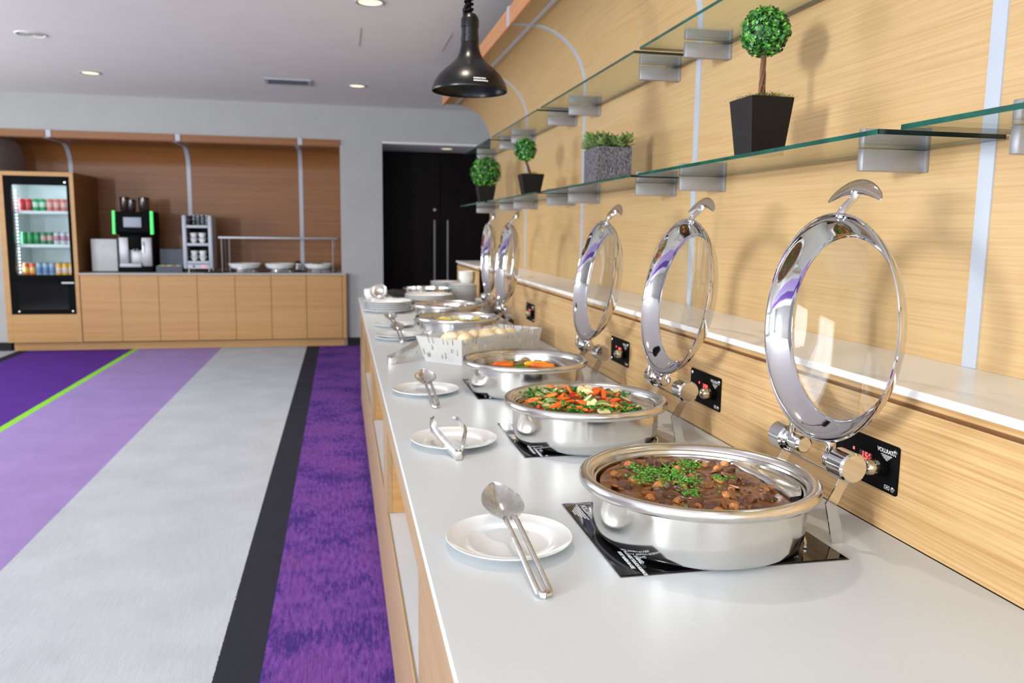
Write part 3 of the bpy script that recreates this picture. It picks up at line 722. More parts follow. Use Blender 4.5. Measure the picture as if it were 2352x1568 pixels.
for i, (x, y) in enumerate(scatter(24, sx, sy, .170, .118, .040, 21)):
    piece('pearl_onion', on_me, 'small round glazed orange onion in the brown stew', 'onion', 'pearl onions in the stew', (sx + x, sy + y, FZ - .001 + rnd.uniform(-.004, .003)), (rnd.uniform(-1.2, 1.2), rnd.uniform(-1.2, 1.2), 0), rnd.uniform(.75, 1.1))
mush_me = MB().prism([(-.016, 0, 0), (-.012, .007, 0), (-.003, .011, 0), (.006, .010, 0), (.014, .006, 0), (.017, 0, 0), (.010, -.002, 0), (.004, -.001, 0), (.005, -.012, 0), (-.003, -.012, 0), (-.003, -.001, 0), (-.010, -.002, 0)], (0, 0, .0035)).mesh('mushroom_slice', M_mush, False)
for i, (x, y) in enumerate(scatter(22, sx, sy, .172, .116, .036, 33)):
    piece('mushroom_slice', mush_me, 'brown slice of mushroom lying in the beef stew', 'mushroom', 'mushroom slices in the stew', (sx + x, sy + y, FZ + .001), (rnd.uniform(-.5, .5), rnd.uniform(-.5, .5), rnd.uniform(0, 6.3)), rnd.uniform(.9, 1.25))
def flecks(name, label, n, cx, cy, z, spots, m, size, seed):
    r_ = random.Random(seed); mb = MB()
    for _ in range(n):
        px, py, sd = r_.choice(spots); x, y = r_.gauss(px, sd), r_.gauss(py, sd * 1.1)
        if x * x + y * y > .17 ** 2 or x > .12: continue
        a = r_.uniform(0, 6.3); s_ = size * r_.uniform(.5, 1.3); zz = r_.uniform(0, .006); t_ = r_.uniform(-.4, .4)
        d1_, d2_ = Vector((math.cos(a), math.sin(a), t_)) * s_, Vector((-math.sin(a), math.cos(a), -t_)) * s_ * .6
        c = Vector((x, y, zz))
        v = [mb.bm.verts.new(c + q) for q in (d1_, d2_, -d1_, -d2_)] + [mb.bm.verts.new(c + Vector((0, 0, s_ * .5)))]
        for i in range(4): mb.bm.faces.new((v[i], v[(i + 1) % 4], v[4]))
        mb.bm.faces.new(v[3::-1])
    o = mb.obj(name, m, None, False, loc=(cx, cy, z)); return tag(o, label, 'herbs', kind='stuff')
flecks('chopped_parsley', 'chopped green parsley scattered over the beef stew', 800, sx, sy, FZ + .006,
       [(-.055, .055, .022), (-.03, .03, .016), (-.075, .075, .02), (.0, .085, .018), (-.06, .02, .03), (-.02, -.005, .012), (.05, .0, .008), (-.045, -.075, .009), (-.10, .03, .012), (.03, .11, .012), (-.02, .0, .09)], M_parsley, .0042, 4)

# mixed vegetables in dish 2
vx, vy = c2.location.x, c2.location.y
surface('vegetable_bed', 'bed of cooked vegetables filling the second chafing dish', 'vegetables', vx, vy, FZ - .012, .192, M_brownv, chord=.13, amp=.006)
def kale_mesh(seed):
    mb = MB(); r_ = random.Random(seed)
    mb.tube([(-.03, 0, 0), (-.01, .002, .004), (.012, 0, .007)], [.003, .0025, .0015], 6)
    for k in range(34):
        c = Vector((r_.gauss(.006, .013), r_.gauss(0, .012), r_.uniform(.002, .016))); s_ = r_.uniform(.003, .0065)
        x = bmesh.ops.create_icosphere(mb.bm, subdivisions=1, radius=s_)['verts']
        for q in x: q.co = Vector((q.co.x * 1.3, q.co.y, q.co.z * .55)) * (1 + .5 * mnoise.noise(q.co * 300 + c * 50)) + c
    return mb.mesh('kale_floret', M_kale, angle=20)
kale = [kale_mesh(s_) for s_ in range(3)]
stick = [MB().blob(.01, (3.6, .75, .55), .22, 1.2, 2, 3).mesh('carrot_piece', M_carrot, angle=50), MB().blob(.01, (2.4, .9, .6), .25, 1.2, 2, 5).mesh('carrot_piece', M_carrot, angle=50)]
pep = []
for s_, m_ in ((1, M_pepper_r), (2, M_pepper_y)):
    def f(u, v, k=s_): 
        a = (u - .5) * 1.9
        return (.022 * math.sin(a), (v - .5) * .016 * (1 - .5 * abs(2 * u - 1)), .020 * math.cos(a) - .018 + .003 * math.sin(v * 5))
    pep.append(MB().grid(f, 8, 3, .003).mesh('pepper_strip', m_, angle=60))
def zslice():
    mb = MB().lathe([(0, 0), (.0150, 0), (.0150, .006), (0, .006)], 20)
    for v in mb.bm.verts: v.co.x *= 1.25
    for f_ in mb.bm.faces: f_.material_index = 1 if abs(f_.normal.z) < .5 else 0
    mb.bm.normal_update()
    for f_ in mb.bm.faces: f_.material_index = 1 if abs(f_.normal.z) < .5 else 0
    return mb.mesh('courgette_slice', [M_zuc, M_zucskin], angle=30)
zm = zslice()
nut = MB().blob(.0085, (1, 1, .8), .1, 1, 2, 1).mesh('mushroom', M_brownv)
def heap(x, y, top=.032): return top * max(0, 1 - ((x + .02) ** 2 + y * y) / .165 ** 2) ** .7
edge = lambda x, y: x < -.06 or y > .085
for i, (x, y) in enumerate(scatter(26, 0, 0, .165, .125, .026, 41, region=lambda x, y: (x * x + y * y > .105 ** 2 and (x < .03 or y < -.1)) or ((x - .0) ** 2 + (y + .11) ** 2 < .04 ** 2))):
    piece('kale_floret', kale[i % 3], 'curly dark green kale floret in the mixed vegetables', 'kale', 'kale florets in the mixed vegetables', (vx + x, vy + y, FZ + heap(x, y) * .6 - .002), (rnd.uniform(-.3, .3), rnd.uniform(-.3, .3), rnd.uniform(0, 6.3)), rnd.uniform(.8, 1.15))
lay = scatter(104, 0, 0, .155, .120, .0185, 43, 9000)
for i, (x, y) in enumerate(lay):
    z = FZ + heap(x, y) + rnd.uniform(-.003, .004); rot = (rnd.uniform(-.5, .5), rnd.uniform(-.4, .4), rnd.uniform(0, 6.3)); k_ = i % 8
    if k_ in (0, 1, 4): piece('carrot_piece', stick[i % 2], 'orange stick of roast carrot in the mixed vegetables', 'carrot', 'carrot pieces in the mixed vegetables', (vx + x, vy + y, z), rot, rnd.uniform(.85, 1.3))
    elif k_ in (2, 6): piece('courgette_slice', zm, 'pale slice of courgette with green skin in the mixed vegetables', 'courgette', 'courgette slices in the mixed vegetables', (vx + x, vy + y, z), (rot[0] * 1.6, rot[1] * 1.6, rot[2]), rnd.uniform(.9, 1.35))
    elif k_ == 3: piece('pepper_strip', pep[0], 'curved strip of red pepper in the mixed vegetables', 'pepper', 'red pepper strips in the mixed vegetables', (vx + x, vy + y, z), rot, rnd.uniform(.8, 1.2))
    elif k_ == 5: piece('pepper_strip', pep[1], 'curved strip of yellow pepper in the mixed vegetables', 'pepper', 'yellow pepper strips in the mixed vegetables', (vx + x, vy + y, z), rot, rnd.uniform(.7, 1.0))
    else: piece('kale_floret', kale[i % 3], 'curly dark green kale floret in the mixed vegetables', 'kale', 'kale florets in the mixed vegetables', (vx + x, vy + y, z), rot, .6)
tomm = MB().sphere((0, 0, 0), .0085, (1, 1.2, 1), 14, 10).mesh('cherry_tomato', M_pepper_r)
piece('cherry_tomato', tomm, 'small red cherry tomato at the left of the mixed vegetables', 'tomato', None, (vx - .150, vy - .055, FZ + .008))

# dish 3: mushrooms, carrots, green beans
mx_, my_ = c3.location.x, c3.location.y
surface('mushroom_mix', 'brown mix of cooked mushrooms and grains in the third chafing dish', 'vegetables', mx_, my_, FZ - .022, .190, M_rice, chord=.13, amp=.010, freq=40)
for i, (x, y) in enumerate(scatter(46, 0, 0, .14, .10, .022, 51)):
    piece('mushroom', nut, 'small round browned mushroom in the third chafing dish', 'mushroom', 'mushrooms in the third dish', (mx_ + x, my_ + y, FZ - .010 + rnd.uniform(0, .006)), (rnd.uniform(-.5, .5), 0, 0), rnd.uniform(.8, 1.4))
bean = MB().tube([(-.03, 0, 0), (-.01, .003, .002), (.012, .003, .002), (.03, -.002, 0)], [.002, .0035, .0035, .0015], 6).mesh('green_bean', M_stem)
for i, (x, y) in enumerate(scatter(14, 0, 0, .13, .11, .03, 52)):
    piece('green_bean', bean, 'thin green bean lying among the mushrooms', 'bean', 'green beans in the third dish', (mx_ + x, my_ + y, FZ - .002), (0, rnd.uniform(-.2, .2), rnd.uniform(0, 6.3)), 1)
car = MB().lathe([(0, -.045), (.007, -.043), (.0105, -.030), (.0125, 0), (.0135, .03), (.011, .042), (0, .045)], 14, xf=Matrix.Rotation(PI / 2, 4, 'Y')).mesh('carrot', M_carrot)
carY = car.copy(); carY.materials[0] = M_pepper_y
for (x, y, a, me_, lb) in ((-.095, -.055, .05, car, 'thick orange carrot at the left of the third chafing dish'), (-.085, -.03, .1, car, 'orange carrot behind the leftmost one in the third dish'), (.045, -.085, -.15, car, 'orange carrot on the right of the third chafing dish'), (.03, -.045, .2, carY, 'yellow carrot on the right of the third chafing dish')):
    piece('carrot', me_, lb, 'carrot', None, (mx_ + x, my_ + y, FZ + .006), (0, .1, a), 1.0 if x > 0 else .85)
# dish 4: corn pieces in broth, dish 5: peppers
qx, qy = c4.location.x, c4.location.y
surface('vegetable_broth', 'greenish vegetable broth in the chafing dish behind the bread basket', 'vegetables', qx, qy, FZ - .026, .190, M_green, chord=.13, amp=.005)
corn = MB().lathe([(0, -.013), (.020, -.013), (.0225, -.008), (.0225, .008), (.020, .013), (0, .013)], 18).mesh('corn_slice', M_corn)
for i, (x, y) in enumerate(((-.10, -.02), (-.07, -.04), (-.05, .0), (-.055, -.06), (.02, -.03), (.05, -.055), (.10, -.02), (.085, -.05), (.115, .03), (.0, .06), (-.08, .06))):
    big = i in (4, 5, 9)
    piece('corn_slice' if not big else 'courgette_slice', corn if not big else zm, 'thick yellow slice of corn cob in the dish behind the bread basket' if not big else 'pale courgette slice in the dish behind the bread basket', 'corn' if not big else 'courgette', 'corn slices' if not big else 'courgette slices with the corn', (qx + x, qy + y, FZ - .005), (PI / 2 * (i % 2) + .4, .3, i * 1.1), .9 if not big else 1.5)
wx_, wy_ = c5.location.x, c5.location.y
surface('pepper_stew', 'orange pepper stew in the farthest open chafing dish', 'vegetables', wx_, wy_, FZ - .026, .190, M_mush, chord=.13, amp=.006)
for i, (x, y, m_) in enumerate(((-.09, -.05, 0), (-.05, -.03, 0), (-.03, -.06, 0), (-.01, -.02, 0), (.02, -.05, 1), (.05, -.03, 1), (.08, -.06, 1), (-.06, .03, 0), (.0, .05, 1))):
    piece('pepper_strip', pep[m_], ('red' if m_ == 0 else 'yellow') + ' pepper strip in the farthest open chafing dish', 'pepper', ('red' if m_ == 0 else 'yellow') + ' pepper strips in the farthest dish', (wx_ + x, wy_ + y, FZ + .002), (.2, .1, i), 1.6)

# ================================================================== PLATES, SPOONS, TONGS
pl_me = MB().lathe([(0, .0035), (.074, .0035), (.0785, .0045), (.0815, .0100), (.084, .0116), (.100, .0135), (.1185, .0180), (.1210, .0195), (.1215, .0182), (.118, .0150), (.100, .0100), (.085, .0060), (.078, .0005), (.072, 0), (0, 0)], 80)
pl_me = pl_me.mesh('plate', M_porc, angle=50)
def plate(x, y, z, label, group=None, sc=1.0, name='plate'):
    o = link(name, pl_me); o.location = (x, y, z); o.scale = (sc, sc, sc)
    return tag(o, label, 'plate', group)
plate(.308, 1.470, .9002, 'white round plate holding the nearest serving spoon')
plate(.304, 2.225, .9002, 'white round plate with steel tongs resting on its edge')
plate(.298, 2.955, .9002, 'white round plate with the spoon beside the third chafing dish')
plate(.292, 4.440, .9002, 'white round plate with a spoon, left of the bread basket')
plate(.313, 5.040, .9002, 'white round plate with the farthest pointed spoon')
plate(.300, 4.475, .9072, 'second white plate lying on the plate left of the bread basket')
# pointed serving spoon, tip at +y (local), handle end at -y
def spoon_meshes():
    def bowl(u, v):
        t_ = u                      # 0 at handle joint, 1 at tip
        w = .0405 * (math.sin(PI * min(1, (t_ * .93 + .07)) ** 1.0) ** .62) * (1 - .25 * t_)
        if t_ > .985: w *= .3
        a = (v - .5) * 2
        dpt = .026 * math.sin(PI * (t_ * .94 + .05)) ** .8
        return (w * a, -.062 + .124 * t_, -dpt * (1 - a * a) ** 0.9 + .010 * t_)
    b = MB().grid(bowl, 26, 16, .0014)
    def rail(s_):
        return [(s_ * .006, -.056, -.004), (s_ * .0085, -.066, .001), (s_ * .0090, -.082, .001), (s_ * .0088, -.15, -.002), (s_ * .0088, -.268, -.011), (s_ * .0086, -.278, -.012), (s_ * .005, -.284, -.0125), (0, -.2855, -.0128)]
    h = MB()
    for s_ in (-1, 1): h.tube(rail(s_), [.0048, .0046, .0044, .0044, .0048, .0048, .005, .005], 8, sq=.7)
    h.tube([(0, -.277, -.012), (0, -.287, -.0135)], [.008, .005], 10, sq=.45, up=(1, 0, 0))
    return b.mesh('bowl', M_chrome2, angle=60), h.mesh('handle', M_chrome2)
SPM = spoon_meshes()
def spoon(x, y, z, rz, rx, label, sc=1.0):
    t = thing('serving_spoon', label, 'serving spoon', (x, y, z), (rx, 0, rz)); t.scale = (sc,) * 3
    link('bowl', SPM[0], t); link('handle', SPM[1], t)
    return t
spoon(.310, 1.562, .9545, .03, .10, 'pointed steel serving spoon with a looped handle on the nearest plate', 1.18)
spoon(.300, 3.00, .9535, .02, .10, 'pointed steel spoon on the plate beside the third chafing dish', 1.12)
spoon(.300, 4.55, .9610, .02, .10, 'pointed steel spoon on the plate left of the bread basket', 1.12)
spoon(.298, 5.16, .9545, .06, .10, 'farthest pointed steel spoon, just in front of the stack of oval plates', 1.12)
# cast tongs on plate 2
tg = thing('serving_tongs', 'cast steel V-shaped tongs resting on the edge of a white plate', 'tongs', (.294, 2.075, .9005))
def blade(pts, widths, th, side):
    mb = MB(); A = []
    for i, p in enumerate(pts):
        p = Vector(p); t_ = (Vector(pts[min(i + 1, len(pts) - 1)]) - Vector(pts[max(i - 1, 0)])).normalized()
        upv = Vector((side * .35, 0, 1)).normalized(); n = t_.cross(upv).normalized(); upv = n.cross(t_)
        w = widths[i]; A.append([mb.bm.verts.new(p + upv * w * a_ + n * b_ * th * (1 - .4 * abs(a_))) for a_, b_ in ((-1, 0), (0, -1.0), (1, 0), (0, 1.0))])
    for P_, Q_ in zip(A, A[1:]):
        for k_ in range(4): mb.bm.faces.new((P_[k_], P_[(k_ + 1) % 4], Q_[(k_ + 1) % 4], Q_[k_]))
    mb.bm.faces.new(A[0][::-1]); mb.bm.faces.new(A[-1])
    bmesh.ops.subdivide_edges(mb.bm, edges=mb.bm.edges[:], cuts=1, use_grid_fill=True, smooth=.6)
    return mb
blade([(-.004, -.012, .012), (-.014, .02, .020), (-.030, .065, .032), (-.044, .105, .045), (-.051, .135, .055), (-.052, .165, .063), (-.048, .190, .066)], [.015, .014, .013, .012, .018, .018, .004], .005, 1).obj('arm', M_chrome2, tg, angle=60)
blade([(.004, -.012, .012), (.014, .02, .020), (.024, .055, .032), (.034, .095, .045), (.036, .115, .052), (.028, .145, .060), (.014, .185, .068)], [.015, .014, .013, .011, .017, .020, .002], .005, -1).obj('arm', M_chrome2, tg, angle=60)
MB().box((-.009, -.022, .0), (.009, .006, .024), .003).obj('spring_joint', M_chrome2, tg)
# sheet tongs leaning against the basket
tg2 = thing('bread_tongs', 'long bent steel tongs leaning against the bread basket', 'tongs', (.199, 3.62, .9005))
def flat(pts, w, th=.0012):
    mb = MB(); A = []
    for i, p in enumerate(pts):
        p = Vector(p); A.append([mb.bm.verts.new(p + Vector((0, 0, 1)) * w[i] * s_ + Vector((-.4, .9, 0)) * th * q) for s_, q in ((-1, -1), (1, -1), (1, 1), (-1, 1))])
    for P_, Q_ in zip(A, A[1:]):
        for k_ in range(4): mb.bm.faces.new((P_[k_], P_[(k_ + 1) % 4], Q_[(k_ + 1) % 4], Q_[k_]))
    mb.bm.faces.new(A[0][::-1]); mb.bm.faces.new(A[-1]); return mb
flat([(-.004, .004, .016), (-.002, .02, .022), (.04, .06, .034), (.09, .11, .052), (.13, .15, .066), (.16, .18, .078)], [.014, .014, .013, .012, .016, .010]).obj('arm', M_chrome2, tg2, angle=60)
flat([(-.004, .004, .016), (.01, -.004, .014), (.06, .02, .022), (.11, .05, .036), (.135, .07, .048)], [.014, .014, .013, .012, .008]).obj('arm', M_chrome2, tg2, angle=60)

# ================================================================== BREAD BASKET + ROLLS
A0, B0, D0 = Vector((.33, 3.726, 0)), Vector((.518, 3.555, 0)), Vector((.80, 4.15, 0))
C0 = Vector((.99, 3.975, 0))
cen = (A0 + B0 + C0 + D0) / 4
bk = thing('bread_basket', 'white metal bread basket with irregular slots cut in its flared sides, full of rolls', 'basket', (cen.x, cen.y, .9004))
Mb_white = noise_mat('white_powder_coat', srgb(226, 226, 224), srgb(218, 219, 218), 12, .35)
top = [p - cen for p in (A0, B0, C0, D0)]; bot = [Vector(p) - cen for p in ((.372, 3.690, 0), (.520, 3.545, 0), (.955, 3.925, 0), (.800, 4.080, 0))]
H = .112
def slotted(a_t, b_t, a_b, b_b, seed):
    """one side panel: a grid of cells with cut-outs, thickness inwards"""
    r_ = random.Random(seed); Ln = (b_t - a_t).length; n = max(18, int(Ln / .0058)); m_ = 12; mb = MB()
    nrm = (b_t - a_t).cross(Vector((0, 0, 1))).normalized()
    inward = nrm if nrm.dot(-(a_t + b_t)) > 0 else -nrm
    P_ = lambda i, j: (a_b.lerp(b_b, i / n)).lerp(a_t.lerp(b_t, i / n), j / m_) + Vector((0, 0, .002 + (H - .002) * j / m_))
    solid = [[True] * m_ for _ in range(n)]
    i = 2
    while i < n - 3:
        q = r_.random()
        if q < .50:                       # narrow upright slot
            j0 = r_.choice((2, 3, 4, 5)); ln = r_.choice((2, 3, 3))
            for j in range(j0, min(j0 + ln, m_ - 2)): solid[i][j] = False
        elif q < .82:                     # small square window
            j0 = r_.choice((2, 5, 6))
            for a_ in (0, 1, 2):
                for j in (j0, j0 + 1):
                    if i + a_ < n - 1 and j < m_ - 1: solid[i + a_][j] = False
        if r_.random() < .5: solid[i][m_ - 1] = solid[i][m_ - 2] = solid[i][m_ - 3] = False
        i += r_.choice((2, 3, 4))
    V = {}
    def vt(i, j):
        if (i, j) not in V: V[i, j] = mb.bm.verts.new(P_(i, j))
        return V[i, j]
    for i in range(n):
        for j in range(m_):
            if solid[i][j]: mb.bm.faces.new((vt(i, j), vt(i + 1, j), vt(i + 1, j + 1), vt(i, j + 1)))
    bmesh.ops.solidify(mb.bm, geom=mb.bm.faces[:], thickness=.0022)
    return mb
for i, sd in ((0, 3), (1, 8), (2, 5), (3, 6)):
    j = (i + 1) % 4
    slotted(top[i], top[j], bot[i], bot[j], sd).obj('side_panel', Mb_white, bk, smooth=False)
MB().prism([(p.x, p.y, .0005) for p in bot], (0, 0, .002)).obj('base', Mb_white, bk, smooth=False)
roll_me = MB().blob(.036, (1.45, 1, .85), .10, .9, 3, 4).mesh('bread_roll', M_bread, angle=80)
# rolls in two layers
u1 = (top[1] - top[0]).normalized(); u2 = (top[2] - top[1]).normalized()
rp = []
for iy in range(6):
    for ix in range(2):
        p = cen + u1 * (ix - .5) * .088 + u2 * (iy - 2.5) * .083; rp.append((p.x, p.y, .9004 + .040, rnd.uniform(-.3, .3)))
for iy in range(5):
    for ix in range(2):
        if (ix, iy) in ((1, 1),): continue
        p = cen + u1 * (ix - .5) * .080 + u2 * (iy - 2) * .088; rp.append((p.x + rnd.uniform(-.006, .006), p.y, .9004 + .092 + rnd.uniform(-.004, .004), rnd.uniform(-.5, .5)))
for i, (x, y, z, a) in enumerate(rp):
    piece('bread_roll', roll_me, 'pale round bread roll in the white slotted basket', 'bread roll', 'bread rolls in the basket', (x, y, z), (rnd.uniform(-.15, .15), rnd.uniform(-.15, .15), a + .8), rnd.uniform(.88, 1.0))

# ================================================================== STACKS AT THE FAR END OF THE COUNTER
def stack(n, x, y, sc, dz, what, group, z0=.9002, top='topmost plate'):
    for i in range(n):
        lab = ('topmost plate of ' if i == n - 1 else 'lowest plate of ' if i == 0 else 'plate inside ') + what
        plate(x + rnd.uniform(-.002, .002), y + rnd.uniform(-.002, .002), z0 + i * dz * sc, lab, group, sc)
stack(5, .325, 5.93, 1.42, .0145 / 1.42, 'the wide low stack at the front edge of the counter', 'plates in the wide low stack')
stack(2, .360, 6.62, 1.25, .0145 / 1.25, 'the low stack behind the strainer', 'plates in the low stack behind')
stack(7, .640, 6.12, 1.48, .0145 / 1.48, 'the tall stack left of the farthest chafing dish', 'plates in the tall stack')
stack(10, 1.000, 6.66, 1.15, .0150 / 1.15, 'the tall stack beside the backsplash', 'plates in the tall stack by the wall')
stack(9, .870, 7.02, 1.05, .0160 / 1.05, 'the stack at the far end behind the empty pan', 'plates in the far stack')
bowl_me = MB().lathe([(0, .003), (.030, .003), (.045, .012), (.060, .040), (.064, .055), (.062, .055), (.057, .040), (.043, .015), (.03, .0065), (0, .006)][::-1], 40, True) if False else MB().lathe([(0, 0), (.032, 0), (.034, .003), (.048, .014), (.062, .038), (.066, .055), (.0635, .055), (.0595, .039), (.046, .017), (.03, .006), (0, .006)], 48)
bowl_me = bowl_me.mesh('bowl', M_porc, angle=50)
for i in range(4):
    o = link('bowl', bowl_me); o.location = (1.045, 6.98, .9002 + .0115 * 13 + i * .016 + .012); o.scale = (1.0,) * 3
    o.location = (1.01, 6.68, .9002 + 10 * .0150 + .008 + i * .015)
    tag(o, ('topmost' if i == 3 else 'lowest' if i == 0 else 'middle') + ' white bowl stacked on the tall plates beside the backsplash', 'bowl', 'bowls on the tall plate stack')
for i in range(3):
    o = link('bowl', bowl_me); o.location = (.255 + i * .0, 6.92, .9002 + i * .017); o.scale = (1.15,) * 3
    tag(o, 'white bowl of the small stack at the far left corner of the counter', 'bowl', 'bowls at the far left corner')
# small plates beside the wall
stack(9, 1.035, 5.86, .70, .0150, 'the small stack between the far chafing dishes and the backsplash', 'small plates by the backsplash')
# empty pan on the tall stack's far side
ep = thing('serving_pan', 'shallow empty steel pan at the far end of the counter', 'pan', (.700, 6.80 - .25, .9002))
MB().lathe([(0, 0), (.16, 0), (.172, .006), (.178, .02), (.180, .115), (.198, .118), (.199, .122), (.178, .121), (.175, .02), (.168, .009), (.158, .004), (0, .004)], 64).obj('body', M_steel, ep)
MB().lathe([(.196, .116), (.202, .117), (.203, .121), (.199, .124), (.195, .122)], 64, True).obj('rim', M_rim, ep)
ep.location = (.690, 6.68, .9002)
for o_ in list(bpy.data.objects):
    if o_.get('group') == 'plates in the far stack': o_.location.y = 7.10; o_.location.x = .885
# strainer lying on the low stack, with black bag-like cloth behind it
st = thing('strainer', 'round steel strainer scoop standing on edge over the low plate stack', 'strainer', (.268, 6.10, 1.038))
SX = Matrix.Rotation(math.radians(72), 4, 'X')
MB().lathe([(.058, 0), (.061, .001), (.062, .004), (.059, .006), (.054, .004)], 40, True, xf=SX).obj('rim', M_chrome, st)
MB().lathe([(.057, .002), (.052, -.016), (.040, -.030), (.022, -.038), (0, -.040), (0, -.041), (.023, -.0395), (.042, -.031), (.054, -.017), (.0585, .002)], 40, xf=SX).obj('scoop', M_chrome2, st)
MB().tube([(.055, .02, -.02), (.11, .10, -.055), (.19, .22, -.075)], .004, 8, sq=2).obj('handle', M_chrome2, st)
bag = MB().blob(1, (.135, .055, .036), .35, 2.0, 3, 9).obj('napkin_roll', noise_mat('black_cloth', srgb(22, 20, 24), srgb(44, 36, 44), 30, .8, bump=.5), None, loc=(.46, 7.02, .942))
tag(bag, 'crumpled black cloth lying at the far end behind the plate stacks', 'cloth'); bag.name = 'black_cloth'

# ================================================================== HEAT LAMP
hl = thing('heat_lamp', 'black bell-shaped pendant heat lamp hanging over the counter', 'pendant lamp', (.432, 2.80, 1.958))
hl.rotation_euler = (0, 0, 0)
MB().lathe([(.126, 0), (.1275, .003), (.1265, .010), (.121, .028), (.106, .052), (.083, .074), (.060, .092), (.045, .108), (.036, .126), (.031, .146), (.029, .165), (.0275, .165), (.0295, .146), (.0345, .125), (.0435, .106), (.058, .090), (.081, .072), (.104, .050), (.119, .027), (.1245, .010), (.1245, .002)], 72, True).obj('shade', M_lampblack, hl)
MB().lathe([(0, .160), (.0305, .160), (.0305, .178), (.0285, .180), (.0285, .206), (.030, .208), (.030, .232), (.026, .242), (.020, .250), (0, .250)], 40).obj('socket', M_lampblack, hl)
MB().lathe([(0, .03), (.012, .032), (.034, .050), (.040, .070), (.034, .094), (.016, .118), (.016, .16), (0, .16)], 32).obj('bulb', noise_mat('unlit_bulb', srgb(60, 56, 56), srgb(70, 64, 62), 8, .12), hl)
MB().tube([(-.022, -.012, .235), (-.024, -.012, .262), (-.012, -.008, .276), (.004, -.004, .268), (.006, 0, .245)], .0035, 8).obj('hook', M_lampblack, hl)
coil = []
for i in range(520):
    a = i * .62; z = .25 + i * .0016
    if z > 1.036: break
    coil.append((.012 * math.cos(a) - .004, .012 * math.sin(a), z))
MB().tube(coil, .0052, 6).obj('coiled_cord', M_black, hl)
MB().tube([(-.004, 0, .24), (-.004, 0, 1.04)], .0085, 8).obj('cord_core', M_black, hl)
MB().lathe([(0, 1.0415), (.05, 1.0415), (.05, 1.03), (.03, 1.018), (0, 1.018)], 32).obj('ceiling_rose', M_lampblack, hl)
pm = MB(); r_ = random.Random(3)
for row in range(2):
    a = -1.62
    while a < -1.28 + row * .05:
        w = r_.uniform(.015, .035); zz = .0235 - row * .008
        q = []
        for aa, z1_ in ((a, zz), (a + w, zz), (a + w, zz + .0045), (a, zz + .0045)):
            rr = .1265 - (z1_ - .01) * .31 + .0008; q.append(pm.bm.verts.new((rr * math.cos(aa), rr * math.sin(aa), z1_)))
        pm.bm.faces.new(q); a += w + .012
tag(pm.obj('printed_warning', M_print, hl, False), kind='stuff')

# ================================================================== SHELF PLANTS
M_leaf = noise_mat('boxwood_leaf', srgb(30, 92, 30), srgb(66, 140, 52), 60, .4)
M_leafy = noise_mat('young_boxwood_leaf', srgb(84, 150, 44), srgb(116, 176, 66), 60, .4)
M_leafd = noise_mat('dark_boxwood_leaf', srgb(10, 44, 18), srgb(24, 72, 28), 60, .4)
M_bark = noise_mat('twisted_twig', srgb(70, 42, 26), srgb(120, 78, 50), 90, .7, (1, 1, .1), bump=.8)
M_moss = noise_mat('dry_moss', srgb(96, 106, 36), srgb(160, 160, 84), 120, .9)
M_pot = noise_mat('black_pot', srgb(12, 9, 8), srgb(17, 13, 12), 20, .45, spec=.25)
def leaf(mb, c, n, s_, r_, mi=0):
    n = n.normalized(); t = n.orthogonal().normalized(); t = (Matrix.Rotation(r_.uniform(0, 6.28), 3, n) @ t); b = n.cross(t)
    P_ = [c - t * s_, c - t * s_ * .2 + b * s_ * .55 + n * s_ * .12, c + t * s_ * .6 + b * s_ * .42 + n * s_ * .1, c + t * s_ * 1.05, c + t * s_ * .6 - b * s_ * .42 + n * s_ * .1, c - t * s_ * .2 - b * s_ * .55 + n * s_ * .12]
    v = [mb.bm.verts.new(p) for p in P_]
    for q in ((v[0], v[1], v[5]), (v[1], v[2], v[4], v[5]), (v[2], v[3], v[4])):
        f = mb.bm.faces.new(q); f.material_index = mi
def ball(name, c, R, n, s_, seed, parent):
    r_ = random.Random(seed); mb = MB(); c = Vector(c)
    x = bmesh.ops.create_icosphere(mb.bm, subdivisions=2, radius=R * .80)['verts']
    for q in x: q.co += c
    for f in mb.bm.faces: f.material_index = 2
    for i in range(n):
        d = Vector((r_.gauss(0, 1), r_.gauss(0, 1), r_.gauss(0, 1))).normalized(); rr = R * (r_.uniform(.80, 1.04) + .05 * mnoise.noise(d * 3))
        nn = (d + Vector((r_.gauss(0, .5), r_.gauss(0, .5), r_.gauss(0, .5)))).normalized()
        leaf(mb, c + d * rr, nn, s_ * r_.uniform(.7, 1.2), r_, r_.choice((0, 0, 0, 1, 2)))
    bmesh.ops.recalc_face_normals
    me = bpy.data.meshes.new(name); mb.bm.to_mesh(me); mb.bm.free()
    for m_ in (M_leaf, M_leafy, M_leafd): me.materials.append(m_)
    return tag(link(name, me, parent), kind='stuff')
def square_pot(b, t, h, parent, m=M_pot):
    mb = MB()
    def ring(w, z): return [mb.bm.verts.new((x * w / 2, y * w / 2, z)) for x, y in ((-1, -1), (1, -1), (1, 1), (-1, 1))]
    R_ = [ring(b, 0), ring(t, h), ring(t - .010, h), ring(t - .014, h - .014)]
    for A, B in zip(R_, R_[1:]):
        for i in range(4): mb.bm.faces.new((A[i], A[(i + 1) % 4], B[(i + 1) % 4], B[i]))
    mb.bm.faces.new(R_[0][::-1]); mb.bm.faces.new(R_[-1])
    bmesh.ops.bevel(mb.bm, geom=[e for e in mb.bm.edges if abs(e.verts[0].co.z - e.verts[1].co.z) > .05], offset=.002, segments=2, affect='EDGES')
    return mb.obj('pot', m, parent, smooth=False)
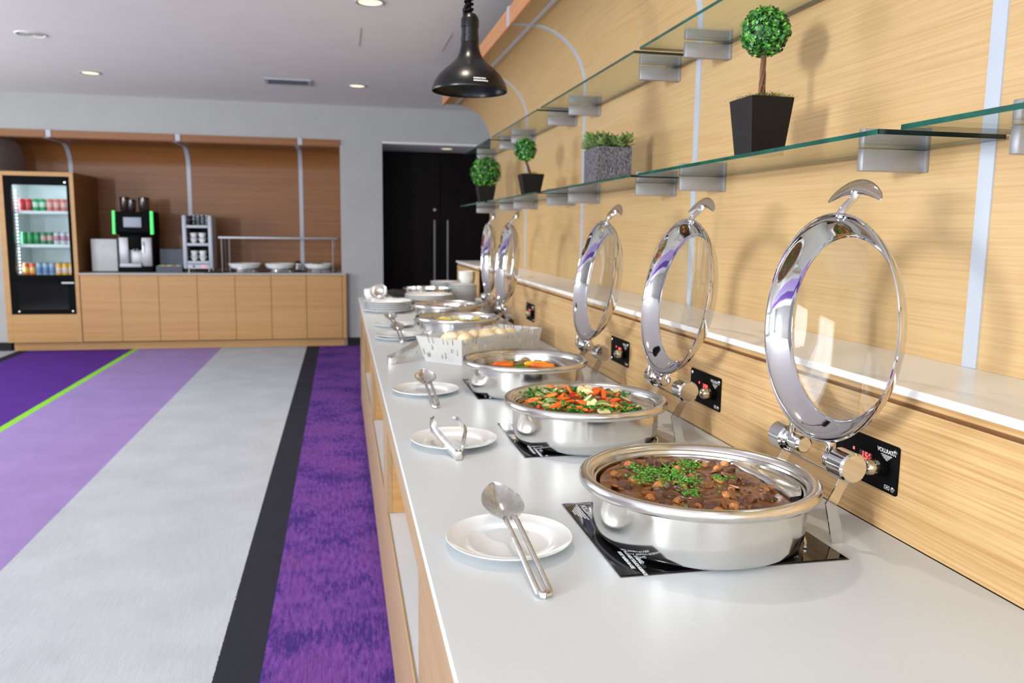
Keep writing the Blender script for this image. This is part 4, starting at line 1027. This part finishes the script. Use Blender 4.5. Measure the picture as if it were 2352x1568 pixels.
def moss(parent, R, z, n, seed, hgt=.012):
    r_ = random.Random(seed); mb = MB()
    mb.box((-R * .9, -R * .9, z - .01), (R * .9, R * .9, z - .001))
    for i in range(n):
        x, y = r_.uniform(-R, R), r_.uniform(-R, R); p = Vector((x, y, z - .002)); q = p + Vector((r_.gauss(0, .012), r_.gauss(0, .012), r_.uniform(.2, 1) * hgt * (1.6 - abs(x) / R)))
        e = q + Vector((r_.gauss(0, .008), r_.gauss(0, .008), r_.uniform(-.006, .004)))
        w = Vector((.0008, .0006, 0))
        v = [mb.bm.verts.new(k_) for k_ in (p - w, p + w, q + w, q - w)] ; mb.bm.faces.new(v)
        v2 = [v[3], v[2], mb.bm.verts.new(e)]; mb.bm.faces.new(v2)
    return tag(mb.obj('moss', M_moss, parent, False), kind='stuff')
def topiary(x, y, label, b, t, h, trunk, R, n, ls, seed, lean=(0, 0), rot=0.0, nm=240):
    tp = thing('topiary_plant', label, 'potted plant', (x, y, 1.7102), (0, 0, rot))
    square_pot(b, t, h, tp); moss(tp, t * .44, h, nm, seed)
    r_ = random.Random(seed)
    if trunk > .02:
        for k_ in range(5):
            a = k_ * 1.26; pts = []
            for i in range(9):
                u = i / 8; rr = .0045 + .003 * (1 - u)
                pts.append((rr * math.cos(a + u * 4) + lean[0] * u, rr * math.sin(a + u * 4) + lean[1] * u, h - .01 + (trunk + .02) * u))
            MB().tube(pts, [.0036 - .001 * i / 8 for i in range(9)], 6).obj('twisted_stem', M_bark, tp)
    ball('foliage', (lean[0], lean[1], h + trunk + R * .9), R, n, ls, seed, tp)
    return tp
topiary(1.135, 2.115, 'tall ball topiary with twisted stem in a black tapered pot, nearest on the glass shelf', .096, .126, .152, .120, .0635, 1900, .0066, 1, rot=.04, nm=900)
topiary(1.115, 4.82, 'small ball topiary on a slanting stem in a black pot, right of the round bush', .095, .135, .118, .085, .066, 900, .009, 2, lean=(-.035, 0))
topiary(1.115, 6.38, 'large round boxwood ball in a black pot, farthest plant on the glass shelf', .10, .14, .125, .0, .118, 1400, .012, 3)
# rectangular planter
bp_ = thing('box_planter', 'grey woven-look box planter with leafy green plants on the lower glass shelf', 'potted plant', (1.165, 3.53, 1.7102), (0, 0, -.05))
def woven(m1, m2, nm):
    m = mat(nm, m1, .6); b = m.node_tree.nodes['Principled BSDF']
    tc = N(m, 'ShaderNodeTexCoord'); br = N(m, 'ShaderNodeTexNoise'); mp = N(m, 'ShaderNodeMapping'); mp.inputs['Scale'].default_value = (5, 5, 1)
    L(m, tc.outputs['Object'], mp.inputs[0]); L(m, mp.outputs[0], br.inputs[0]); br.inputs['Scale'].default_value = 85; br.inputs['Detail'].default_value = 2
    cr = N(m, 'ShaderNodeValToRGB'); cr.color_ramp.elements[0].position = .42; cr.color_ramp.elements[1].position = .6; cr.color_ramp.elements[0].color = m1; cr.color_ramp.elements[1].color = m2
    L(m, br.outputs[0], cr.inputs[0]); L(m, cr.outputs[0], b.inputs['Base Color'])
    return m
M_woven = woven(srgb(34, 32, 33), srgb(124, 120, 126), 'woven_grey')
MB().box((-.078, -.11, 0), (.078, .11, .004)).box((-.078, -.11, .004), (-.070, .11, .150)).box((.070, -.11, .004), (.078, .11, .150)).box((-.070, -.11, .004), (.070, -.102, .150)).box((-.070, .102, .004), (.070, .11, .150)).obj('planter_box', M_woven, bp_, smooth=False)
rel = MB(); r_ = random.Random(9)
for f_ in range(2):
    for i in range(16 if f_ == 0 else 22):
        z = .004
        while z < .140:
            hh = r_.uniform(.012, .03); o_ = r_.uniform(.0008, .0022)
            if f_ == 0: rel.box((-.077 + i * .0097, -.11 - o_, z), (-.077 + i * .0097 + .0085, -.1102, min(z + hh, .148)))
            else: rel.box((-.078 - o_, -.108 + i * .0098, z), (-.0782, -.108 + i * .0098 + .0086, min(z + hh, .148)))
            z += hh + .0015
tag(rel.obj('woven_tabs', M_woven, bp_, smooth=False), kind='stuff')
M_succ = noise_mat('succulent_leaf', srgb(84, 116, 58), srgb(150, 172, 104), 25, .4)
lf = MB(); r_ = random.Random(12)
for k_ in range(56):
    cx, cy = r_.uniform(-.082, .082), r_.uniform(-.118, .118); hgt = r_.uniform(.015, .075)
    for i in range(15):
        a = i * 2.4; u = i / 15; d = Vector((math.cos(a), math.sin(a), .25 + .9 * u)).normalized(); base = Vector((cx, cy, .140 + hgt * (.3 + .7 * u)))
        s_ = .021 * (1 - .3 * u); sd = d.cross(Vector((0, 0, 1))).normalized(); up_ = sd.cross(d)
        v = [lf.bm.verts.new(p) for p in (base, base + d * s_ * .9 + sd * s_ * .6, base + d * s_ * 1.9, base + d * s_ * .9 - sd * s_ * .6, base + d * s_ * .9 - up_ * s_ * .18)]
        lf.bm.faces.new((v[0], v[1], v[4])); lf.bm.faces.new((v[1], v[2], v[4])); lf.bm.faces.new((v[2], v[3], v[4])); lf.bm.faces.new((v[3], v[0], v[4]))
tag(lf.obj('foliage', M_succ, bp_, True, 60), kind='stuff')
MB().box((-.0695, -.1015, .100), (.0695, .1015, .138)).obj('soil', M_moss, bp_, smooth=False)

# ================================================================== FAR SIDE: CABINETS, FRIDGE, COFFEE STATION
sb = thing('sideboard', 'low oak sideboard with flat doors and a grey worktop along the far wall', 'cabinet', (-1.5, 10.9, 0))
def sbx(mb, a, b, bev=0):
    o = Vector((1.5, -10.9, 0)); return mb.box(Vector(a) + o, Vector(b) + o, bev)
M_ftop = noise_mat('grey_worktop_far', srgb(176, 172, 170), srgb(170, 166, 165), 6, .35)
sbx(sbx(MB(), (-3.045, 10.495, .9125), (.060, 10.617, .930), .002), (-3.045, 10.617, .9125), (.001, 11.487, .930)).obj('worktop', M_ftop, sb, smooth=False)
dx = [-3.045, -2.602, -2.172, -1.729, -1.288, -.860, -.435, .006]
for a, b in zip(dx, dx[1:]):
    sbx(MB(), (a + .0025, 10.52, .108), (b - .0025, 10.538, .910), .001).obj('door', M_oak_x, sb, smooth=False)
sbx(MB(), (.0085, 10.515, .108), (.057, 10.60, .912), .001).obj('end_panel', M_oak_x, sb, smooth=False)
sbx(MB(), (-3.045, 10.5385, .10), (.008, 10.60, .912)).obj('carcass', M_gap, sb, smooth=False)
sbx(MB(), (-3.825, 10.60, 0), (.03, 10.615, .107)).obj('plinth', M_oak_x, sb, smooth=False)
# fridge housing
fh = thing('fridge_housing', 'tall oak cabinet surround built around the drinks fridge', 'cabinet', (-3.44, 10.9, 0))
def fbx(mb, a, b, bev=0):
    o = Vector((3.44, -10.9, 0)); return mb.box(Vector(a) + o, Vector(b) + o, bev)
fbx(MB(), (-3.862, 10.52, .108), (-3.800, 11.45, 2.10), .001).obj('side_panel', M_oak_x, fh, smooth=False)
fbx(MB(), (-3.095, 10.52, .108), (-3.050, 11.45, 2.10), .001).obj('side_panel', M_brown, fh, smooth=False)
fbx(MB(), (-3.0945, 10.515, .108), (-3.051, 10.5199, 2.10)).obj('edge_strip', M_oak_x, fh, smooth=False)
fbx(MB(), (-3.7995, 10.52, 2.052), (-3.0955, 11.45, 2.10), .001).obj('top_panel', M_oak_x, fh, smooth=False)
fbx(MB(), (-3.7995, 10.52, .108), (-3.0955, 10.54, .440), .001).obj('drawer_front', M_oak_x, fh, smooth=False)
fbx(MB(), (-3.7995, 10.5405, .42), (-3.0955, 11.45, .440)).obj('base_panel', M_oak_x, fh, smooth=False)
# fridge
fr = thing('drinks_fridge', 'black glass-door drinks fridge full of cans, lit inside', 'fridge', (-3.4475, 10.55, .4405))
def rbx(mb, a, b, bev=0):
    o = Vector((3.4475, -10.55, -.4405)); return mb.box(Vector(a) + o, Vector(b) + o, bev)
fx0, fx1 = -3.797, -3.098
fw = MB()
for a, b in (((fx0, 10.60, .445), (fx0 + .03, 11.25, 2.045)), ((fx1 - .03, 10.60, .445), (fx1, 11.25, 2.045)), ((fx0 + .03, 11.20, .445), (fx1 - .03, 11.25, 2.045)), ((fx0 + .03, 10.60, 2.0), (fx1 - .03, 11.20, 2.045)), ((fx0 + .03, 10.60, .80), (fx1 - .03, 11.20, .865))): rbx(fw, a, b)
M_liner = noise_mat('fridge_liner', srgb(222, 230, 232), srgb(216, 225, 228), 5, .5)
fw.obj('cabinet_liner', M_liner, fr, smooth=False)
df = MB()
for a, b in (((fx0, 10.525, .85), (-3.727, 10.59, 2.045)), ((-3.132, 10.525, .85), (fx1, 10.59, 2.045)), ((-3.727, 10.525, 1.95), (-3.132, 10.59, 2.045)), ((-3.727, 10.525, .85), (-3.132, 10.59, .905))): rbx(df, a, b, .003)
df = df.obj('door', M_black, fr, smooth=False)
rbx(MB(), (-3.7265, 10.55, .9055), (-3.1325, 10.555, 1.9495)).obj('door_glass', M_clear, df, smooth=False)
rbx(MB(), (-3.122, 10.500, 1.25), (-3.108, 10.5245, 1.62), .004).obj('door_handle', M_black, df)
gr = rbx(MB(), (fx0, 10.53, .445), (fx1, 10.59, .846), .003).obj('lower_grille', M_black, fr, smooth=False)
gl_ = MB()
for i in range(22): rbx(gl_, (fx0 + .08, 10.5265, .50 + i * .0135), (fx1 - .08, 10.5299, .507 + i * .0135))
tag(gl_.obj('grille_slat', M_blackgloss, gr, smooth=False), kind='stuff')
rbx(MB(), (-3.245, 10.524, .805), (-3.11, 10.5285, .822), .001).obj('name_badge', M_print, gr, smooth=False)
for x_, z_ in ((-3.145, 1.985), (-3.72, .475), (-3.14, .475)):
    MB().lathe([(0, 0), (.011, 0), (.010, .004), (0, .005)], 14, xf=Matrix.Translation(Vector((x_, 10.5245 if z_ > 1 else 10.5295, z_)) + Vector((3.4475, -10.55, -.4405))) @ Matrix.Rotation(PI / 2, 4, 'X')).obj('lock', M_screw, fr)
for z_ in (1.640, 1.250):
    rbx(MB(), (-3.765, 10.62, z_), (-3.130, 11.19, z_ + .012)).obj('shelf', M_liner, fr, smooth=False)
    rbx(MB(), (-3.765, 10.606, z_ - .022), (-3.130, 10.6195, z_ + .014), .001).obj('price_rail', M_liner, fr, smooth=False)
for i in range(25):
    z_ = .935 + i * .0395
    MB().sphere(Vector((-3.708 + .0, 10.612, z_)) + Vector((3.4475, -10.55, -.4405)), .0078, u=10, v=6).obj('led', M_led, fr)
fl = bpy.data.lights.new('fridge_lamp', 'AREA'); fl.shape = 'RECTANGLE'; fl.size = .03; fl.size_y = 1.0; fl.energy = 1.6; fl.color = (.86, .97, 1)
flo = bpy.data.objects.new('fridge_lamp', fl); COL.objects.link(flo); flo.location = (-3.70, 10.63, 1.45); flo.rotation_euler = (Vector((.6, .6, 0))).to_track_quat('-Z', 'Y').to_euler()
fl2 = bpy.data.lights.new('fridge_lamp', 'AREA'); fl2.shape = 'RECTANGLE'; fl2.size = .5; fl2.size_y = .04; fl2.energy = 1.3; fl2.color = (.86, .97, 1)
flo2 = bpy.data.objects.new('fridge_lamp', fl2); COL.objects.link(flo2); flo2.location = (-3.43, 10.66, 1.985); flo2.rotation_euler = (.5, 0, 0)
# cans
def can_set(c1_, c2_, top_=None):
    key = (c1_, c2_)
    m1 = noise_mat('can_paint', srgb(*c1_), srgb(*c1_), 5, .3); m2 = noise_mat('can_band', srgb(*c2_), srgb(*c2_), 5, .3)
    b = MB().lathe([(0, 0), (.026, 0), (.030, .004), (.0345, .012), (.0345, .128), (.029, .138), (0, .138)], 22).mesh('can_body', m1)
    d = MB().lathe([(.0346, .045), (.0352, .046), (.0352, .100), (.0346, .101)], 22, True).mesh('band', m2)
    e = MB().lathe([(0, .1382), (.027, .1382), (.029, .1395), (.028, .142), (.026, .140), (0, .1395)], 22).mesh('can_lid', M_alu)
    return b, d, e
rows = [(1.6525, [('red', (196, 40, 46), (208, 70, 72))] * 2 + [('green and white', (40, 160, 96), (190, 222, 206))] * 2 + [('pink', (222, 120, 116), (232, 180, 174))] * 3, 'top'),
        (1.2625, [('green', (10, 130, 66), (20, 150, 80))] * 3 + [('green', (10, 130, 66), (20, 150, 80))] * 0 + [('green and pink', (60, 140, 96), (206, 160, 158))] * 2 + [('silver', (206, 208, 214), (190, 130, 150))] * 3, 'middle'),
        (.8655 + .0, [('orange and red', (222, 96, 50), (244, 190, 90))] * 2 + [('blue and yellow', (150, 176, 206), (104, 136, 182))] * 3 + [('yellow and red', (236, 178, 40), (230, 196, 180))] * 3, 'bottom')]
cache = {}
for z_, cols, where in rows:
    n = len(cols); x_ = -3.665; px = (.53) / (n - 1) if n > 1 else 0
    for i, (nm, a_, b_) in enumerate(cols):
        if nm not in cache: cache[nm] = can_set(a_, b_)
        for rw in range(2):
            t = thing('soda_can', '%s drinks can %s the %s shelf of the fridge' % (nm, 'in the front row on' if rw == 0 else 'behind the front row on', where), 'can', (x_ + .003 + i * (.0755 if n == 7 else .0712), 10.665 + rw * .078, z_ + .0005), group='%s cans on the %s fridge shelf' % (nm, where))
            for nme, me in zip(('can_body', 'band', 'can_lid'), cache[nm]): link(nme, me, t)
            if where == 'bottom': t.scale = (1, 1, 1.25)

WZ = .9302
# milk fridge
mf = thing('milk_cooler', 'small grey steel milk cooler left of the coffee machine', 'cooler', (-2.812, 10.92, WZ))
M_cooler = noise_mat('cooler_grey', srgb(188, 190, 190), srgb(180, 182, 183), 8, .4)
MB().box((-.145, -.165, .012), (.145, .19, .400), .006).obj('body', M_cooler, mf)
MB().box((-.145, -.195, .012), (.145, -.168, .400), .005).obj('door', M_cooler, mf)
MB().box((-.020, -.199, .31), (.012, -.1955, .325), .001).obj('lock_badge', M_alu, mf)
for sx_ in (-.12, .12):
    for sy_ in (-.14, .16): MB().lathe([(0, 0), (.014, 0), (.014, .0118), (0, .0118)], 12, xf=Matrix.Translation((sx_, sy_, 0))).obj('foot', M_black, mf)
# coffee machine
cm = thing('coffee_machine', 'black bean-to-cup coffee machine with glowing green side lights and a touch screen', 'coffee machine', (-2.475, 10.95, WZ))
MB().box((-.185, -.12, .06), (.200, .25, .455), .008).obj('body', M_black, cm)
MB().box((-.185, -.22, .0), (.205, .25, .0595), .006).obj('base', M_black, cm)
MB().box((-.175, -.195, .07), (-.07, -.121, .42), .004).obj('front_panel', M_alu, cm)
MB().box((.085, -.195, .07), (.195, -.121, .42), .004).obj('front_panel', M_alu, cm)
MB().box((-.0695, -.150, .07), (.0845, -.121, .27), .003).obj('front_panel', M_alu, cm)
MB().box((-.17, -.225, .062), (.075, -.1955, .105), .004).obj('drip_tray', M_trim, cm)
MB().box((-.058, -.20, .285), (.075, -.1515, .45), .006).obj('spout_block', M_black, cm)
MB().lathe([(0, 0), (.010, 0), (.014, .03), (0, .03)], 14, xf=Matrix.Translation((-.01, -.18, .2545))).obj('spout', M_chrome, cm)
MB().lathe([(0, 0), (.010, 0), (.014, .03), (0, .03)], 14, xf=Matrix.Translation((.03, -.18, .2545))).obj('spout', M_chrome, cm)
MB().tube([(.105, -.20, .37), (.108, -.225, .33), (.104, -.222, .24)], .006, 8).obj('steam_pipe', M_chrome, cm)
hd = MB().prism([(-.195, -.20, .4555), (-.195, -.235, .49), (-.195, -.215, .735), (-.195, .24, .735), (-.195, .24, .4555)], (.405, 0, 0)).obj('head', M_black, cm, smooth=False)
MB().box((-.10, -.243, .545), (.10, -.226, .665), .003).obj('touch_screen', emis('screen_glow', srgb(120, 126, 138), .55), hd)
for x_ in (-.216, .212):
    MB().prism([(x_ - .010, -.245, .462), (x_ - .010, -.225, .742), (x_ - .010, -.17, .742), (x_ - .010, -.17, .462)], (.024, 0, 0)).obj('side_light', M_green_light, cm, smooth=False)
M_hop = mat('smoked_hopper', srgb(52, 40, 36), .12, 0, .6)
for x_, y_, h_, r0 in ((-.13, .0, .15, .055), (-.04, -.05, .12, .048), (.09, .0, .15, .06)):
    hp = MB().lathe([(0, .7355), (r0 * .8, .7355), (r0, .76), (r0, .735 + h_), (0, .735 + h_)], 24, xf=Matrix.Translation((x_, y_, 0))).obj('bean_hopper', M_hop, cm)
    MB().lathe([(0, .7355 + h_), (r0 * 1.05, .7355 + h_), (r0 * 1.05, .7555 + h_), (r0 * .8, .765 + h_), (0, .768 + h_)], 24, xf=Matrix.Translation((x_, y_, 0))).obj('hopper_lid', M_blackgloss, hp)
# tea box
tb = thing('tea_box', 'dark blue-grey tea box standing open with coloured tea sachets', 'box', (-2.085, 10.85, WZ))
M_navy = noise_mat('navy_box', srgb(62, 68, 84), srgb(56, 62, 78), 20, .5)
MB().box((-.15, -.10, 0), (.15, .10, .01)).box((-.15, -.10, .01), (.15, -.09, .075)).box((-.15, .09, .01), (.15, .10, .075)).box((-.15, -.09, .01), (-.14, .09, .075)).box((.14, -.09, .01), (.15, .09, .075)).obj('box_body', M_navy, tb, smooth=False)
MB().box((-.14, .101, .076), (.15, .113, .280), .002).obj('lid', M_navy, tb, smooth=False)
for i, c in enumerate(((90, 190, 170), (230, 220, 120), (240, 130, 60), (236, 236, 230), (150, 200, 110), (220, 90, 80), (230, 225, 200), (120, 180, 190))):
    o = MB().box((-.016, -.055, .0105), (.016, .06, .082), .001).obj('tea_sachet', noise_mat('sachet_paper', srgb(*c), srgb(*c), 9, .6), None, smooth=False)
    o.location = Vector((-2.085 - .1225 + i * .035, 10.85, WZ)); tag(o, ('teal', 'yellow', 'orange', 'white', 'light green', 'red', 'cream', 'pale blue')[i] + ' tea sachet standing in the open tea box', 'tea bag', 'tea sachets in the open box')
# cup warmer
cw = thing('cup_warmer', 'white-framed steel cup warmer with two shelves of cups and glasses on top', 'cup warmer', (-1.735, 10.90, WZ))
M_cwbody = noise_mat('cup_warmer_body', srgb(196, 196, 198), srgb(188, 188, 190), 7, .35)
MB().box((.150, -.16, .045), (.165, .22, .70), .002).obj('side_wall', M_cwbody, cw, smooth=False)
MB().box((-.165, -.16, .045), (-.150, .22, .70), .002).obj('side_wall', M_cwbody, cw, smooth=False)
MB().box((-.15, .205, .045), (.15, .22, .70)).obj('back_wall', M_gap, cw, smooth=False)
for x_ in (-.150, .150): MB().box((x_ - .024, -.185, .045), (x_ + .024, -.1605, .70), .010).obj('front_post', M_trim, cw)
for z_ in (.125, .345, .565): 
    MB().box((-.149, -.16, z_), (.149, .20, z_ + .012)).obj('shelf', M_cwbody, cw, smooth=False)
    MB().box((-.125, -.183, z_ - .018), (.125, -.1605, z_ + .014), .003).obj('shelf_front', M_trim, cw, smooth=False)
MB().box((-.125, -.183, .045), (.125, -.1605, .100), .003).obj('control_strip', M_trim, cw, smooth=False)
for x_, m_ in ((-.055, M_black), (.065, M_red)):
    MB().lathe([(0, 0), (.012, 0), (.010, .012), (0, .013)], 14, xf=Matrix.Translation((x_, -.1835, .075)) @ Matrix.Rotation(PI / 2, 4, 'X')).obj('switch', m_, cw)
for x_ in (-.12, .12):
    for y_ in (-.13, .18): MB().lathe([(0, 0), (.012, 0), (.012, .0445), (0, .0445)], 12, xf=Matrix.Translation((x_, y_, 0))).obj('foot', M_chrome, cw)
for z_ in (.17, .40, .63):
    MB().tube([(-.125, -.170, z_ + .02), (.125, -.170, z_ + .02)], .003, 6).obj('guard_rail', M_chrome, cw)
cup = [MB().lathe([(0, 0), (.020, 0), (.024, .004), (.038, .030), (.041, .062), (.0385, .062), (.035, .032), (.022, .008), (0, .007)], 28).mesh('cup_body', M_porc),
       MB().tube([(.038, 0, .050), (.056, 0, .048), (.060, 0, .030), (.050, 0, .018), (.034, 0, .020)], .004, 8).mesh('handle', M_porc)]
for zi, z_ in enumerate((.137, .357)):
    for i, x_ in enumerate((-.055, .045)):
        for k_ in range(2):
            t = thing('coffee_cup', 'white coffee cup, %s of the %s pair on the %s shelf of the cup warmer' % (('lower', 'upper')[k_], ('left', 'right')[i], ('lower', 'upper')[zi]), 'cup', (-1.735 + x_, 10.80, WZ + z_ + .0005 + k_ * .058), (0, 0, -1.2), group='cups in the cup warmer')
            t.scale = (1.08, 1.08, 1.12)
            link('cup_body', cup[0], t); link('handle', cup[1], t)
gl2 = MB().lathe([(0, 0), (.026, 0), (.031, .09), (.029, .09), (.024, .004), (0, .004)], 22).mesh('drinking_glass', thin_glass('tumbler_glass', (.80, .86, .88, 1)))
for i in range(4):
    o = link('drinking_glass', gl2); o.location = (-1.735 - .045 + i * .050, 10.79, WZ + .5775); o.scale = (.78, .78, 1.5)
    tag(o, 'clear drinking glass on top of the cup warmer, %s from the left' % ('first', 'second', 'third', 'fourth')[i], 'glass', 'glasses on the cup warmer')
# sneeze guard
sg = thing('sneeze_guard', 'glass sneeze guard with an aluminium front bar over the salad bowls', 'sneeze guard', (-.765, 10.90, WZ))
MB().box((-.715, -.20, .430), (.715, .18, .436)).obj('glass_top', M_clear, sg, smooth=False)
MB().box((-.722, -.222, .418), (.722, -.198, .446), .005).obj('front_bar', M_alu, sg)
for x_ in (-.69, -.60, .66): MB().tube([(x_, -.17, 0), (x_, -.17, .429)], .004, 10).obj('post', M_alu, sg)
for x_ in (-.69, .66): MB().tube([(x_, .16, 0), (x_, .16, .429)], .004, 10).obj('post', M_alu, sg)
for x_ in (-.70, .68): MB().box((x_ - .002, -.165, .06), (x_ + .002, .155, .41)).obj('glass_side', M_clear, sg, smooth=False)
MB().box((-.715, -.18, 0), (.715, .17, .003)).obj('base_tray', M_gap, sg, smooth=False)
sbowl = MB().lathe([(0, 0), (.12, 0), (.130, .003), (.175, .022), (.196, .060), (.200, .082), (.195, .082), (.188, .060), (.168, .028), (.12, .010), (0, .010)], 44).mesh('salad_bowl', M_porc)
for i, (x_, w_, lb, m_) in enumerate(((-1.198, 1.0, 'wide white salad bowl under the sneeze guard, nearest the cup warmer', None), (-.770, .92, 'wide white salad bowl in the middle under the sneeze guard', 'nuts'), (-.290, .88, 'wide white bowl of green salad at the right end of the sneeze guard', 'salad'))):
    t = tag(link('salad_bowl', sbowl), lb, 'bowl'); t.location = (x_, 10.83, WZ + .0035 + .032); t.scale = (w_, w_, .9)
    s_ = thing('bowl_stand', 'low steel stand under the %s salad bowl' % ('left', 'middle', 'right')[i], 'stand', (x_, 10.83, WZ + .0032))
    MB().lathe([(.145, 0), (.150, 0), (.135, .034), (.130, .034)], 32, True).obj('stand_ring', M_chrome, s_)
    p_ = MB().blob(.075, (1.6, 1.6, .35), .7, 2.5, 3, i + 2).obj('salad', (M_bread, M_brownv, M_kale)[i], None, loc=(x_, 10.80, WZ + .085)); tag(p_, ('pale couscous heap in the left salad bowl', 'brown grain salad in the middle salad bowl', 'green leaf salad in the right salad bowl')[i], 'salad')
    p_.scale = (1, 1, (.6, .7, 1.2)[i])
    sp2 = thing('serving_spoon', 'steel spoon lying in front of the %s salad bowl' % ('left', 'middle', 'right')[i], 'serving spoon', (x_ + .02, 10.705, WZ + .035), (0, 0, 1.3)); sp2.scale = (.6,) * 3
    link('bowl', SPM[0], sp2); link('handle', SPM[1], sp2)
    sp2.location.y = 10.63; sp2.location.z = WZ + .0245
can_ = thing('canister', 'small steel canister between the middle and right salad bowls', 'canister', (-.545, 10.83, WZ + .0035))
MB().lathe([(0, 0), (.038, 0), (.040, .004), (.040, .11), (0, .11)], 24).obj('canister_body', M_steel, can_)
MB().lathe([(0, .1105), (.041, .1105), (.041, .125), (.012, .132), (.01, .142), (0, .142)], 24).obj('canister_lid', M_black, can_)
tray = tag(MB().box((-.12, -.10, 0), (.12, .10, .008), .003).obj('bar_mat', M_gap, None, loc=(-1.50, 10.72, WZ)), 'flat black mat beside the cup warmer', 'mat')
tray.location = (-1.40 - .14 + .0, 10.62, WZ); tray.scale = (.9, .8, 1)
